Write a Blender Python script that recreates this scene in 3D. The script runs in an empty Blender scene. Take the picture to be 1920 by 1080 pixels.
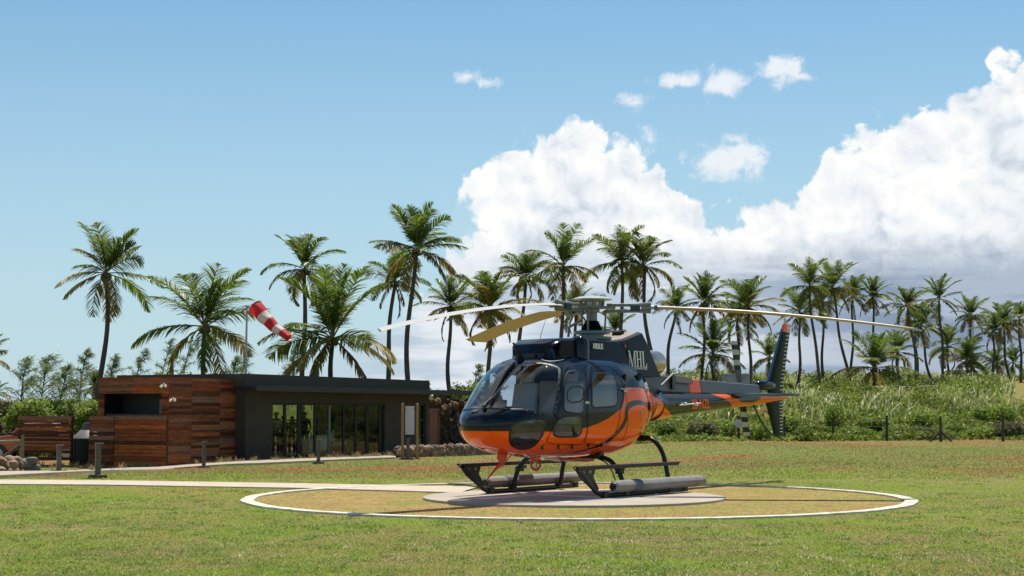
import bpy, bmesh, math, random
import numpy as np
from mathutils import Vector, Matrix
R=math.radians
random.seed(7); RNG=np.random.default_rng(7)
sc=bpy.context.scene; COL=sc.collection

# ---------------------------------------------------------------- camera
F=2950.0; PT=math.atan(232/2950); CH=1.36
cd=bpy.data.cameras.new('camera'); cam=bpy.data.objects.new('camera',cd); COL.objects.link(cam)
cam.location=(0,0,CH); cam.rotation_euler=(math.pi/2+PT,0,0)
cd.sensor_width=36; cd.lens=36*F/1920; cd.clip_end=9000; cd.clip_start=.1; sc.camera=cam
def ray(px,py):
    c,s=math.cos(PT),math.sin(PT); a=(px-960)/F; b=(540-py)/F
    return Vector((a,c-b*s,s+b*c))
def at_y(px,py,y):
    r=ray(px,py); t=y/r.y; return Vector((0,0,CH))+r*t
def sst(a,b,t):
    t=max(0.,min(1.,(t-a)/(b-a))); return t*t*(3-2*t)
def gz(x,y):
    w=sst(2,10,x)
    z=-(.49+.18*sst(-9,-13,x))*sst(30,57,y)*(1-w)-.1*sst(35,60,y)*w
    wr=sst(-3,8,x)
    h=2.5*sst(77,104,y)+.048*(max(100,min(y,130))-100)+.012*(max(130,min(y,160))-130)
    z+=wr*h+(1-wr)*1.7*sst(78,98,y)
    z-=9*sst(165,500,y)
    if y>33: z+=.03*math.sin(x*.31+y*.17)*sst(33,45,y)
    if y>78: z+=.22*math.sin(x*.42+1.7)*math.sin(y*.3)*sst(78,90,y)*sst(6,12,x)
    return z
def gpt(px,py):
    r=ray(px,py); t=8.
    while t<400:
        p=Vector((0,0,CH))+r*t
        if p.z<gz(p.x,p.y): return Vector((p.x,p.y,gz(p.x,p.y)))
        t+=.05
    return p

# ---------------------------------------------------------------- materials
def nt(m): return m.node_tree.nodes,m.node_tree.links
def mat(name,col,rough=.6,metal=0,coat=0,noise=None,bump=None,col2=None,spec=.5,scale3=(1,1,1),trans=0):
    m=bpy.data.materials.new(name); m.use_nodes=True; n,l=nt(m)
    b=n['Principled BSDF']; b.inputs['Base Color'].default_value=(*col,1)
    b.inputs['Roughness'].default_value=rough; b.inputs['Metallic'].default_value=metal
    b.inputs['Coat Weight'].default_value=coat; b.inputs['Coat Roughness'].default_value=.03
    b.inputs['Specular IOR Level'].default_value=spec
    if noise or bump:
        tc=n.new('ShaderNodeTexCoord'); mp=n.new('ShaderNodeMapping'); mp.inputs['Scale'].default_value=scale3
        l.new(tc.outputs['Object'],mp.inputs['Vector'])
    if noise:
        t=n.new('ShaderNodeTexNoise'); t.inputs['Scale'].default_value=noise; t.inputs['Detail'].default_value=6; t.inputs['Roughness'].default_value=.65
        l.new(mp.outputs[0],t.inputs['Vector'])
        r=n.new('ShaderNodeValToRGB'); r.color_ramp.elements[0].position=.32; r.color_ramp.elements[1].position=.68
        c2=col2 or tuple(c*.55 for c in col)
        r.color_ramp.elements[0].color=(*col,1); r.color_ramp.elements[1].color=(*c2,1)
        l.new(t.outputs['Fac'],r.inputs[0]); l.new(r.outputs[0],b.inputs['Base Color'])
    if bump:
        t2=n.new('ShaderNodeTexNoise'); t2.inputs['Scale'].default_value=bump[0]; t2.inputs['Detail'].default_value=5
        l.new(mp.outputs[0],t2.inputs['Vector'])
        bp=n.new('ShaderNodeBump'); bp.inputs['Strength'].default_value=bump[1]; bp.inputs['Distance'].default_value=bump[2] if len(bump)>2 else .02
        l.new(t2.outputs['Fac'],bp.inputs['Height']); l.new(bp.outputs[0],b.inputs['Normal'])
    return m
def leafmat(name,cols,trans=.35,rough=.55,posscale=None):
    """diffuse + translucent leaf, colour varied per leaf"""
    m=bpy.data.materials.new(name); m.use_nodes=True; n,l=nt(m); n.clear()
    o=n.new('ShaderNodeOutputMaterial'); g=n.new('ShaderNodeNewGeometry'); r=n.new('ShaderNodeValToRGB')
    e=r.color_ramp.elements
    while len(e)<len(cols): e.new(.5)
    for i,c in enumerate(cols): e[i].position=i/(len(cols)-1); e[i].color=(*c,1)
    l.new(g.outputs['Random Per Island'],r.inputs[0])
    src=r.outputs[0]
    if posscale:
        tc=n.new('ShaderNodeTexCoord'); t=n.new('ShaderNodeTexNoise'); t.inputs['Scale'].default_value=posscale; l.new(tc.outputs['Object'],t.inputs['Vector'])
        mx=n.new('ShaderNodeMix'); mx.data_type='RGBA'; mx.blend_type='MULTIPLY'; mx.inputs[0].default_value=1
        rr=n.new('ShaderNodeValToRGB'); rr.color_ramp.elements[0].position=.35; rr.color_ramp.elements[1].position=.65
        rr.color_ramp.elements[0].color=(.6,.6,.6,1); rr.color_ramp.elements[1].color=(1.25,1.2,1,1)
        l.new(t.outputs['Fac'],rr.inputs[0]); l.new(src,mx.inputs[6]); l.new(rr.outputs[0],mx.inputs[7]); src=mx.outputs[2]
    p=n.new('ShaderNodeBsdfPrincipled'); p.inputs['Roughness'].default_value=rough; p.inputs['Specular IOR Level'].default_value=.35
    tr=n.new('ShaderNodeBsdfTranslucent'); mx2=n.new('ShaderNodeMixShader'); mx2.inputs[0].default_value=trans
    l.new(src,p.inputs['Base Color']); l.new(src,tr.inputs['Color'])
    l.new(p.outputs[0],mx2.inputs[1]); l.new(tr.outputs[0],mx2.inputs[2]); l.new(mx2.outputs[0],o.inputs[0])
    return m
def glassmat(name,tint,refl=.12,rough=0.0,f0=.04,pw_=3.2):
    m=bpy.data.materials.new(name); m.use_nodes=True; n,l=nt(m); n.clear()
    o=n.new('ShaderNodeOutputMaterial'); t=n.new('ShaderNodeBsdfTransparent'); t.inputs[0].default_value=(*tint,1)
    g=n.new('ShaderNodeBsdfGlossy'); g.inputs['Roughness'].default_value=rough; g.inputs['Color'].default_value=(1,1,1,1)
    lw=n.new('ShaderNodeLayerWeight'); lw.inputs['Blend'].default_value=.5
    mr=n.new('ShaderNodeMapRange'); mr.inputs['To Min'].default_value=f0; mr.inputs['To Max'].default_value=1
    pw=n.new('ShaderNodeMath'); pw.operation='POWER'; pw.inputs[1].default_value=pw_
    l.new(lw.outputs['Facing'],pw.inputs[0]); l.new(pw.outputs[0],mr.inputs['Value'])
    mx=n.new('ShaderNodeMixShader'); l.new(mr.outputs[0],mx.inputs[0]); l.new(t.outputs[0],mx.inputs[1]); l.new(g.outputs[0],mx.inputs[2]); l.new(mx.outputs[0],o.inputs[0])
    return m

# ---------------------------------------------------------------- mesh helpers
class MB:
    def __init__(s): s.v=[]; s.f=[]; s.m=[]
    def add(s,vs,fs,mi=0):
        k=len(s.v); s.v+= [tuple(v) for v in vs]; s.f+=[tuple(i+k for i in f) for f in fs]; s.m+=[mi]*len(fs); return s
    def box(s,c,d,rz=0,mi=0,M=None):
        x,y,z=d[0]/2,d[1]/2,d[2]/2
        vs=[Vector((a*x,b*y,e*z)) for a in(-1,1) for b in(-1,1) for e in(-1,1)]
        T=M if M is not None else Matrix.Rotation(rz,3,'Z'); vs=[T@v+Vector(c) for v in vs]
        return s.add(vs,[(0,1,3,2),(4,6,7,5),(0,4,5,1),(2,3,7,6),(0,2,6,4),(1,5,7,3)],mi)
    def tube(s,pts,rad,n=10,mi=0,caps=True,flat=1.0):
        pts=[Vector(p) for p in pts]; vs=[]; N=len(pts)
        if not hasattr(rad,'__len__'): rad=[rad]*N
        up=None
        for i,p in enumerate(pts):
            t=(pts[min(i+1,N-1)]-pts[max(i-1,0)]).normalized()
            if up is None: up=Vector((0,0,1)) if abs(t.z)<.9 else Vector((0,1,0))
            a=(up-t*up.dot(t)).normalized(); b=t.cross(a); up=a
            for k in range(n):
                th=2*math.pi*k/n; vs.append(p+(a*math.cos(th)*flat+b*math.sin(th))*rad[i])
        fs=[(i*n+k,i*n+(k+1)%n,(i+1)*n+(k+1)%n,(i+1)*n+k) for i in range(N-1) for k in range(n)]
        if caps: fs+=[tuple(reversed(range(n))),tuple((N-1)*n+k for k in range(n))]
        return s.add(vs,fs,mi)
    def lathe(s,prof,c=(0,0,0),n=24,mi=0):
        c=Vector(c); vs=[]
        for r,z in prof:
            for k in range(n):
                th=2*math.pi*k/n; vs.append(c+Vector((r*math.cos(th),r*math.sin(th),z)))
        N=len(prof); fs=[(i*n+k,i*n+(k+1)%n,(i+1)*n+(k+1)%n,(i+1)*n+k) for i in range(N-1) for k in range(n)]
        fs+=[tuple(reversed(range(n))),tuple((N-1)*n+k for k in range(n))]
        return s.add(vs,fs,mi)
    def prism(s,poly,O,U,V,W,mi=0):
        """poly in (U,V) from O, extruded by vector W"""
        O,U,V,W=map(Vector,(O,U,V,W)); n=len(poly)
        a=[O+U*p[0]+V*p[1] for p in poly]; b=[p+W for p in a]
        fs=[tuple(range(n)),tuple(reversed(range(n,2*n)))]+[(i,i+n,(i+1)%n+n,(i+1)%n) for i in range(n)]
        return s.add(a+b,fs,mi)
    def build(s,name,mats,parent=None,smooth=None,bevel=0):
        me=bpy.data.meshes.new(name); me.from_pydata(s.v,[],s.f)
        for m in (mats if isinstance(mats,(list,tuple)) else [mats]): me.materials.append(m)
        me.polygons.foreach_set('material_index',s.m)
        bm=bmesh.new(); bm.from_mesh(me); bmesh.ops.recalc_face_normals(bm,faces=bm.faces); bm.to_mesh(me); bm.free()
        if smooth is not None:
            me.polygons.foreach_set('use_smooth',[True]*len(me.polygons)); me.set_sharp_from_angle(angle=R(smooth))
        o=bpy.data.objects.new(name,me); COL.objects.link(o)
        if parent: o.parent=parent
        if bevel:
            b=o.modifiers.new('bevel','BEVEL'); b.width=bevel; b.segments=2; b.limit_method='ANGLE'
        return o
def npmesh(name,V,mats,parent=None,mi=None):
    """V: (N,k,3) separate k-gons"""
    V=np.asarray(V,dtype=np.float32); N,k,_=V.shape
    me=bpy.data.meshes.new(name); me.vertices.add(N*k); me.vertices.foreach_set('co',V.ravel())
    me.loops.add(N*k); me.loops.foreach_set('vertex_index',np.arange(N*k,dtype=np.int32))
    me.polygons.add(N); me.polygons.foreach_set('loop_start',np.arange(0,N*k,k,dtype=np.int32))
    for m in (mats if isinstance(mats,(list,tuple)) else [mats]): me.materials.append(m)
    if mi is not None: me.polygons.foreach_set('material_index',np.asarray(mi,dtype=np.int32))
    me.update(calc_edges=True)
    o=bpy.data.objects.new(name,me); COL.objects.link(o)
    if parent: o.parent=parent
    return o
def npstrip(name,P,W,mats,parent=None,mi=None,taper=None):
    """P (N,s,3) centre lines, W (N,3) half-width vectors: each blade a connected strip of s-1 quads (last one pointed)"""
    P=np.asarray(P,dtype=np.float32); N,s,_=P.shape
    if taper is None: taper=np.linspace(1,.12,s)
    A=P-W[:,None,:]*taper[None,:,None]; B=P+W[:,None,:]*taper[None,:,None]
    V=np.stack([A,B],2).reshape(N,s*2,3)
    q=np.array([[2*i,2*i+1,2*i+3,2*i+2] for i in range(s-1)],dtype=np.int32)
    I=(np.arange(N,dtype=np.int32)[:,None,None]*(2*s)+q[None]).reshape(-1,4)
    me=bpy.data.meshes.new(name); me.vertices.add(N*2*s); me.vertices.foreach_set('co',V.ravel())
    M=len(I); me.loops.add(M*4); me.loops.foreach_set('vertex_index',I.ravel())
    me.polygons.add(M); me.polygons.foreach_set('loop_start',np.arange(0,M*4,4,dtype=np.int32))
    for m in (mats if isinstance(mats,(list,tuple)) else [mats]): me.materials.append(m)
    if mi is not None: me.polygons.foreach_set('material_index',np.repeat(np.asarray(mi,dtype=np.int32),s-1))
    me.update(calc_edges=True)
    o=bpy.data.objects.new(name,me); COL.objects.link(o)
    if parent: o.parent=parent
    return o
def tag(o,label=None,cat=None,group=None,kind=None):
    if label: o['label']=label
    if cat: o['category']=cat
    if group: o['group']=group
    if kind: o['kind']=kind
    return o
def thing(name,label,cat,loc=(0,0,0),rz=0,group=None):
    o=bpy.data.objects.new(name,None); o.empty_display_size=.3; COL.objects.link(o); o.location=loc; o.rotation_euler=(0,0,rz)
    return tag(o,label,cat,group)
def copy_tree(o,parent=None):
    c=o.copy(); COL.objects.link(c)
    if parent: c.parent=parent
    for ch in list(o.children): copy_tree(ch,c)
    return c
def pchip(xs,ys,x):
    """monotone cubic; xs ascending"""
    n=len(xs)
    if x<=xs[0]: return ys[0]
    if x>=xs[-1]: return ys[-1]
    h=[xs[i+1]-xs[i] for i in range(n-1)]; d=[(ys[i+1]-ys[i])/h[i] for i in range(n-1)]
    m=[d[0]]+[0 if d[i-1]*d[i]<=0 else 2*d[i-1]*d[i]/(d[i-1]+d[i]) for i in range(1,n-1)]+[d[-1]]
    i=max(j for j in range(n-1) if xs[j]<=x); t=(x-xs[i])/h[i]
    return (2*t**3-3*t*t+1)*ys[i]+(t**3-2*t*t+t)*h[i]*m[i]+(-2*t**3+3*t*t)*ys[i+1]+(t**3-t*t)*h[i]*m[i+1]
def chaikin(p,k=2,closed=True):
    for _ in range(k):
        q=[]; n=len(p)
        for i in range(n if closed else n-1):
            a,b=p[i],p[(i+1)%n]; q+=[tuple(a[j]*.75+b[j]*.25 for j in range(len(a))),tuple(a[j]*.25+b[j]*.75 for j in range(len(a)))]
        p=q if closed else [p[0]]+q+[p[-1]]
    return p
def inpoly(x,y,poly):
    c=False; n=len(poly); j=n-1
    for i in range(n):
        xi,yi=poly[i][:2]; xj,yj=poly[j][:2]
        if (yi>y)!=(yj>y) and x<(xj-xi)*(y-yi)/(yj-yi)+xi: c=not c
        j=i
    return c
# ---------------------------------------------------------------- sky + sun
SUN_EL=66.4; SUN_AZ=16
wd=bpy.data.worlds.new('World'); sc.world=wd; wd.use_nodes=True
n=wd.node_tree.nodes; l=wd.node_tree.links; n.clear()
def N(t,**k):
    x=n.new(t)
    for a,b in k.items(): setattr(x,a,b)
    return x
def MA(op,a,b=None,c=None,clamp=False):
    x=N('ShaderNodeMath',operation=op); x.use_clamp=clamp
    for i,v in enumerate((a,b,c)):
        if v is None: continue
        if isinstance(v,(int,float)): x.inputs[i].default_value=v
        else: l.new(v,x.inputs[i])
    return x.outputs[0]
def SM(v,a,b):
    x=N('ShaderNodeMapRange',interpolation_type='SMOOTHSTEP'); l.new(v,x.inputs['Value'])
    x.inputs['From Min'].default_value=a; x.inputs['From Max'].default_value=b; return x.outputs[0]
def MIX(f,a,b,bt='MIX'):
    x=N('ShaderNodeMix',data_type='RGBA',blend_type=bt)
    for i,v in ((0,f),(6,a),(7,b)):
        if isinstance(v,(int,float)): x.inputs[i].default_value=v
        elif isinstance(v,tuple): x.inputs[i].default_value=(*v,1)
        else: l.new(v,x.inputs[i])
    return x.outputs[2]
def XYZ(a,b,c):
    x=N('ShaderNodeCombineXYZ')
    for i,v in enumerate((a,b,c)):
        if isinstance(v,(int,float)): x.inputs[i].default_value=v
        else: l.new(v,x.inputs[i])
    return x.outputs[0]
def NOI(v,s,d=6,r=.55,out='Fac'):
    x=N('ShaderNodeTexNoise',noise_dimensions='2D'); x.inputs['Scale'].default_value=s; x.inputs['Detail'].default_value=d; x.inputs['Roughness'].default_value=r
    l.new(v,x.inputs['Vector']); return x.outputs[out]
sky=N('ShaderNodeTexSky',sky_type='NISHITA'); sky.sun_disc=False; sky.sun_elevation=R(SUN_EL); sky.sun_rotation=R(SUN_AZ)
sky.air_density=1.0; sky.dust_density=.6; sky.ozone_density=1.0
tc=N('ShaderNodeTexCoord'); sp=N('ShaderNodeSeparateXYZ'); l.new(tc.outputs['Generated'],sp.inputs[0])
X,Y,Z=sp.outputs
AZ=MA('MULTIPLY',MA('ARCTAN2',X,Y),57.29578); EL=MA('MULTIPLY',MA('ARCSINE',Z),57.29578)
K=57.29578/2950
def az(px): return math.degrees(math.atan((px-960)/2950))
def el(py): return math.degrees(math.atan((772-py)/2950))
base=XYZ(AZ,EL,0)
# billow: cauliflower displacement from fractal cells
def VOR(v,s,d=3,rough=.5):
    x=N('ShaderNodeTexVoronoi',feature='F1',voronoi_dimensions='2D'); x.inputs['Scale'].default_value=s; x.inputs['Detail'].default_value=d
    x.inputs['Roughness'].default_value=rough; x.inputs['Lacunarity'].default_value=2.1
    l.new(v,x.inputs['Vector']); return x.outputs['Distance']
wv=N('ShaderNodeVectorMath',operation='MULTIPLY_ADD'); nz=NOI(base,.55,4,.5,'Color')
l.new(nz,wv.inputs[0]); wv.inputs[1].default_value=(1.1,1.1,0); 
off=N('ShaderNodeVectorMath',operation='ADD'); l.new(base,off.inputs[0]); off.inputs[1].default_value=(-.55,-.55,0); l.new(off.outputs[0],wv.inputs[2])
warp=wv.outputs[0]
bil=MA('SUBTRACT',.62,VOR(warp,.62,3.5,.55))
fine=MA('SUBTRACT',NOI(warp,1.4,7,.6),.5)
# upper outline of the big cumulus bank
prof=[(-260,700),(300,690),(560,665),(700,600),(790,560),(836,480),(846,340),(856,322),(900,285),(960,240),(1010,222),(1070,205),(1130,215),(1190,235),(1215,300),(1240,280),(1262,330),(1320,372),(1400,372),(1440,352),(1500,352),(1530,330),(1550,285),(1600,250),(1640,220),(1700,195),(1740,195),(1800,200),(1845,160),(1870,108),(1905,112),(1930,125),(2000,100),(2200,250),(2600,420),(3000,560)]
fc=N('ShaderNodeFloatCurve'); cv=fc.mapping.curves[0]; fc.mapping.use_clip=False
A0,A1=-25.,35.
def cx(p): return (az(p)-A0)/(A1-A0)
pts=[(cx(p),el(y)/16) for p,y in prof]
cv.points[0].location=(0,pts[0][1]); cv.points[1].location=(1,.15)
for p in pts:
    if 0<p[0]<1: cv.points.new(*p)
for p in cv.points: p.handle_type='VECTOR'
fc.mapping.update()
wsp=N('ShaderNodeSeparateXYZ'); l.new(warp,wsp.inputs[0])
mr=N('ShaderNodeMapRange'); mr.clamp=True
azw=MA('ADD',MA('MULTIPLY',wsp.outputs[0],.45),MA('MULTIPLY',AZ,.55))
l.new(azw,mr.inputs['Value']); mr.inputs['From Min'].default_value=A0; mr.inputs['From Max'].default_value=A1
l.new(mr.outputs[0],fc.inputs['Value'])
top=MA('MULTIPLY',fc.outputs[0],16)
D=MA('ADD',MA('SUBTRACT',top,EL),MA('ADD',MA('MULTIPLY',bil,1.25),MA('MULTIPLY',fine,.9)))
D=MA('SUBTRACT',D,.10)
a_big=SM(D,-.10,.42)
# a gap of blue under the left lobe
def blob(px,py,rx,ry):
    dx=MA('MULTIPLY',MA('SUBTRACT',AZ,az(px)),1/(rx*K)); dy=MA('MULTIPLY',MA('SUBTRACT',EL,el(py)),1/(ry*K))
    return MA('SUBTRACT',1,MA('SQRT',MA('ADD',MA('MULTIPLY',dx,dx),MA('MULTIPLY',dy,dy))))
gap=MA('ADD',blob(838,420,75,62),MA('MULTIPLY',fine,1.6))
a_big=MA('MULTIPLY',a_big,MA('SUBTRACT',1,MA('MULTIPLY',SM(gap,.0,.5),.95)))
# small clouds
small=[(875,137,26,12,1),(912,150,30,11,1),(1195,188,32,17,1.1),(1285,148,48,16,1.05),(1362,155,42,23,1.2),(1470,136,40,25,1.3),(1510,148,22,10,1),(1372,300,80,32,1.5),(1382,262,30,13,1.15),(1290,292,22,14,.8),(1225,262,30,24,.7)]
S=None
for px,py,rx,ry,g in small:
    b=MA('MULTIPLY',blob(px,py,rx*1.5,ry*1.6),g); S=b if S is None else MA('MAXIMUM',S,b)
S=MA('ADD',S,MA('ADD',MA('MULTIPLY',fine,1.7),MA('MULTIPLY',bil,.35)))
a_sm=MA('MULTIPLY',SM(S,.10,.95),.90)
# light and shade inside the bank: relief lit from above
def relief(dx,dy,sc_):
    o=N('ShaderNodeVectorMath',operation='ADD'); l.new(warp,o.inputs[0]); o.inputs[1].default_value=(dx,dy,0)
    return o.outputs[0]
r1=MA('SUBTRACT',VOR(relief(.22,.42,0),.55,3,.5),VOR(warp,.55,3,.5))
r2=MA('SUBTRACT',NOI(warp,.32,4,.5),.5)
depth=SM(D,.0,4.5)
lum=MA('ADD',MA('SUBTRACT',.97,MA('MULTIPLY',depth,.10)),MA('ADD',MA('MULTIPLY',r1,.24),MA('MULTIPLY',r2,.38)))
low=SM(MA('ADD',EL,MA('MULTIPLY',fine,1.2)),MA('ADD',3.6,0) if False else 4.6,6.5)
ccol=N('ShaderNodeValToRGB'); l.new(lum,ccol.inputs[0]); e=ccol.color_ramp.elements
e[0].position=.66; e[0].color=(.44,.51,.60,1); e[1].position=1.0; e[1].color=(.90,.90,.89,1)
x=e.new(.86); x.color=(.76,.80,.84,1)
# lower haze layer: streaky stratus, blue-grey to the right
sv=XYZ(MA('MULTIPLY',AZ,.16),MA('MULTIPLY',EL,.95),3.3)
st=NOI(sv,.9,5,.55)
right=SM(AZ,4.5,15)
lowc=MIX(SM(st,.40,.62),MIX(right,(.45,.54,.64),(.21,.28,.39)),MIX(right,(.72,.76,.80),(.38,.45,.55)))
blue=MIX(1.0,sky.outputs[0],(.060,.092,.100),'MULTIPLY')
blue=MIX(SM(EL,22,65),blue,MIX(1.0,blue,(.6,.6,.62),'MULTIPLY'))
hz=SM(EL,20.0,-1.5)
blue=MIX(MA('MULTIPLY',hz,.80),blue,(.50,.635,.73))
bankc=MIX(low,lowc,ccol.outputs[0])
front=MA('MULTIPLY',SM(AZ,-30,-22),SM(MA('MULTIPLY',AZ,-1),-36,-30))
# generic scattered cumulus over the rest of the sky
ov=XYZ(MA('DIVIDE',X,MA('ADD',MA('ABSOLUTE',Z),.18)),MA('DIVIDE',Y,MA('ADD',MA('ABSOLUTE',Z),.18)),0)
on=NOI(ov,.75,8,.58); a_o=MA('MULTIPLY',SM(on,.52,.64),SM(EL,2,12))
a_o=MA('MULTIPLY',a_o,MA('SUBTRACT',1,MA('MULTIPLY',front,SM(MA('MULTIPLY',EL,-1),-24,-17))))
oc=MIX(SM(on,.5,.75),(.62,.66,.72),(.42,.47,.55))
c0=MIX(a_o,blue,oc)
c1=MIX(a_sm,c0,(.80,.83,.86))
# fade of the bank at its foot on the left
foot=MA('ADD',MA('MULTIPLY',SM(AZ,-8,-2.5),.80),.20)
af=MA('MULTIPLY',MA('MULTIPLY',a_big,front),MA('ADD',MA('MULTIPLY',low,MA('SUBTRACT',1,foot)),foot))
af=MA('MULTIPLY',af,SM(EL,-4,.5))
c2=MIX(af,c1,bankc)
bg=N('ShaderNodeBackground'); l.new(c2,bg.inputs[0]); bg.inputs[1].default_value=1.0
wo=N('ShaderNodeOutputWorld'); l.new(bg.outputs[0],wo.inputs[0])
wd.cycles.sampling_method='MANUAL'; wd.cycles.sample_map_resolution=256
sd=bpy.data.lights.new('sun','SUN'); sd.energy=5.0; sd.angle=R(.5); sd.color=(1,.94,.83)
so=bpy.data.objects.new('sun',sd); COL.objects.link(so); so.location=(5,20,40)
sv_=Vector((math.sin(R(SUN_AZ))*math.cos(R(SUN_EL)),math.cos(R(SUN_AZ))*math.cos(R(SUN_EL)),math.sin(R(SUN_EL))))
so.rotation_euler=sv_.to_track_quat('Z','Y').to_euler()
sc.view_settings.view_transform='Standard'; sc.view_settings.look='None'; sc.view_settings.exposure=.16; sc.view_settings.gamma=1
sc.render.engine='CYCLES'; sc.cycles.max_bounces=8; sc.cycles.transparent_max_bounces=16

# ---------------------------------------------------------------- ground
CX,CY,RR=1.02,25.0,5.12      # circle of the landing pad
def lawn_nodes(m,blade=False):
    n,l=nt(m); b=n['Principled BSDF'] if not blade else None
    g=n.new('ShaderNodeNewGeometry'); pos=g.outputs['Position']
    def noise(s,d=5,r=.6,sx=1,sy=1,off=0):
        mp=n.new('ShaderNodeMapping'); mp.inputs['Scale'].default_value=(sx,sy,.3); mp.inputs['Location'].default_value=(off,off,0); l.new(pos,mp.inputs['Vector'])
        t=n.new('ShaderNodeTexNoise'); t.noise_dimensions='2D'; t.inputs['Scale'].default_value=s; t.inputs['Detail'].default_value=d; t.inputs['Roughness'].default_value=r; l.new(mp.outputs[0],t.inputs['Vector']); return t.outputs['Fac']
    def mr(v,a,b,c=0,d=1):
        x=n.new('ShaderNodeMapRange'); x.interpolation_type='SMOOTHSTEP'; l.new(v,x.inputs['Value'])
        for k,q in zip(('From Min','From Max','To Min','To Max'),(a,b,c,d)): x.inputs[k].default_value=q
        return x.outputs[0]
    def ma(op,a,b=0.,cl=False):
        x=n.new('ShaderNodeMath'); x.operation=op; x.use_clamp=cl
        for i,v in enumerate((a,b)):
            if isinstance(v,(int,float)): x.inputs[i].default_value=v
            else: l.new(v,x.inputs[i])
        return x.outputs[0]
    def mix(f,a,b):
        x=n.new('ShaderNodeMix'); x.data_type='RGBA'
        for i,v in ((0,f),(6,a),(7,b)):
            if isinstance(v,(int,float)): x.inputs[i].default_value=v
            elif isinstance(v,tuple): x.inputs[i].default_value=(*v,1)
            else: l.new(v,x.inputs[i])
        return x.outputs[2]
    s=n.new('ShaderNodeSeparateXYZ'); l.new(pos,s.inputs[0]); px,py,pz=s.outputs
    n1=noise(.55,5,.6,1,.6); n2=noise(3.2,4,.65); n3=noise(.16,3,.5,1,1,9.)
    k=1.0
    green=(.25*k,.33*k,.050*k); olive=(.31*k,.30*k,.090*k); straw=(.40*k,.29*k,.085*k); dirt=(.34,.165,.075); tan=(.52,.36,.15)
    c=mix(mr(ma('ADD',ma('MULTIPLY',n1,.6),ma('MULTIPLY',n2,.4)),.42,.58),green,olive)
    n4=noise(.75,4,.6,.45,1.4,21.); c=mix(mr(n4,.54,.66,0,.75),c,(.33,.27,.13))
    c=mix(mr(ma('ADD',ma('MULTIPLY',n3,.6),ma('MULTIPLY',n2,.4)),.55,.72,0,.65),c,straw)
    # far lawn: dull olive with streaks of red earth
    far=mr(py,33,44)
    c=mix(ma('MULTIPLY',far,.6),c,(.195,.21,.065))
    d1=noise(.22,4,.58,.6,.5,11.); e_=ma('ADD',ma('MULTIPLY',d1,.75),ma('MULTIPLY',n2,.25))
    c=mix(ma('MULTIPLY',mr(e_,.51,.60),ma('MULTIPLY',mr(py,31.5,38),.75)),c,dirt)
    # strip in front of the building
    lz=ma('MULTIPLY',mr(ma('MULTIPLY',px,-1),-2,3),mr(py,31.5,36))
    c=mix(ma('MULTIPLY',mr(e_,.46,.54),ma('MULTIPLY',lz,.85)),c,(.42,.21,.10))
    # foot of the fence: bare earth
    c=mix(ma('MULTIPLY',mr(py,68,74),mr(n2,.35,.6,0,.6)),c,(.33,.19,.09))
    # worn dry grass inside the ring
    dx=ma('SUBTRACT',px,CX); dy=ma('SUBTRACT',py,CY); rr=ma('SQRT',ma('ADD',ma('MULTIPLY',dx,dx),ma('MULTIPLY',dy,dy)))
    ins=mr(ma('ADD',rr,ma('MULTIPLY',n1,.2)),RR+.02,RR-.1+.22)
    dry=mix(mr(n1,.40,.60),tan,(.42,.37,.12)); dry=mix(mr(n2,.50,.62,0,.8),dry,(.40,.24,.12)); dry=mix(mr(n4,.50,.64,0,.7),dry,(.33,.33,.09))
    c=mix(ins_ if False else mr(rr,RR+.0,RR-.12),c,dry)
    return c,n2,n,l,mix,mr,ma
gm=bpy.data.materials.new('lawn'); gm.use_nodes=True
c,n2,gn,gl,_m,_r,_a=lawn_nodes(gm)
bs=gn['Principled BSDF']; gl.new(c,bs.inputs['Base Color']); bs.inputs['Roughness'].default_value=.95; bs.inputs['Specular IOR Level'].default_value=.1
gg=gn.new('ShaderNodeNewGeometry'); tn=gn.new('ShaderNodeTexNoise'); tn.noise_dimensions='2D'; tn.inputs['Scale'].default_value=14; tn.inputs['Detail'].default_value=6; tn.inputs['Roughness'].default_value=.75
gl.new(gg.outputs['Position'],tn.inputs['Vector'])
mpp=gn.new('ShaderNodeMapping'); mpp.inputs['Scale'].default_value=(1,1,.2); gl.new(gg.outputs['Position'],mpp.inputs['Vector']); gl.new(mpp.outputs[0],tn.inputs['Vector'])
bp=gn.new('ShaderNodeBump'); bp.inputs['Strength'].default_value=.9; bp.inputs['Distance'].default_value=.05; gl.new(tn.outputs['Fac'],bp.inputs['Height']); gl.new(bp.outputs[0],bs.inputs['Normal'])
# fine light/dark grain of real turf colour
gr=gn.new('ShaderNodeMix'); gr.data_type='RGBA'; gr.blend_type='MULTIPLY'; gr.inputs[0].default_value=1
rp=gn.new('ShaderNodeValToRGB'); rp.color_ramp.elements[0].position=.36; rp.color_ramp.elements[0].color=(.55,.58,.5,1); rp.color_ramp.elements[1].position=.64; rp.color_ramp.elements[1].color=(1.2,1.18,1.15,1)
gl.new(tn.outputs['Fac'],rp.inputs[0]); gl.new(c,gr.inputs[6]); gl.new(rp.outputs[0],gr.inputs[7]); gl.new(gr.outputs[2],bs.inputs['Base Color'])
bmat=bpy.data.materials.new('grass_blades'); bmat.use_nodes=True
c,n2,gn,gl,_m,_r,_a=lawn_nodes(bmat,True)
bs=gn['Principled BSDF']; gg=gn.new('ShaderNodeNewGeometry')
gr=gn.new('ShaderNodeMix'); gr.data_type='RGBA'; gr.blend_type='MULTIPLY'; gr.inputs[0].default_value=1
rp=gn.new('ShaderNodeValToRGB'); rp.color_ramp.elements[0].color=(.65,.68,.6,1); rp.color_ramp.elements[1].color=(1.75,1.6,1.7,1)
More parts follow.
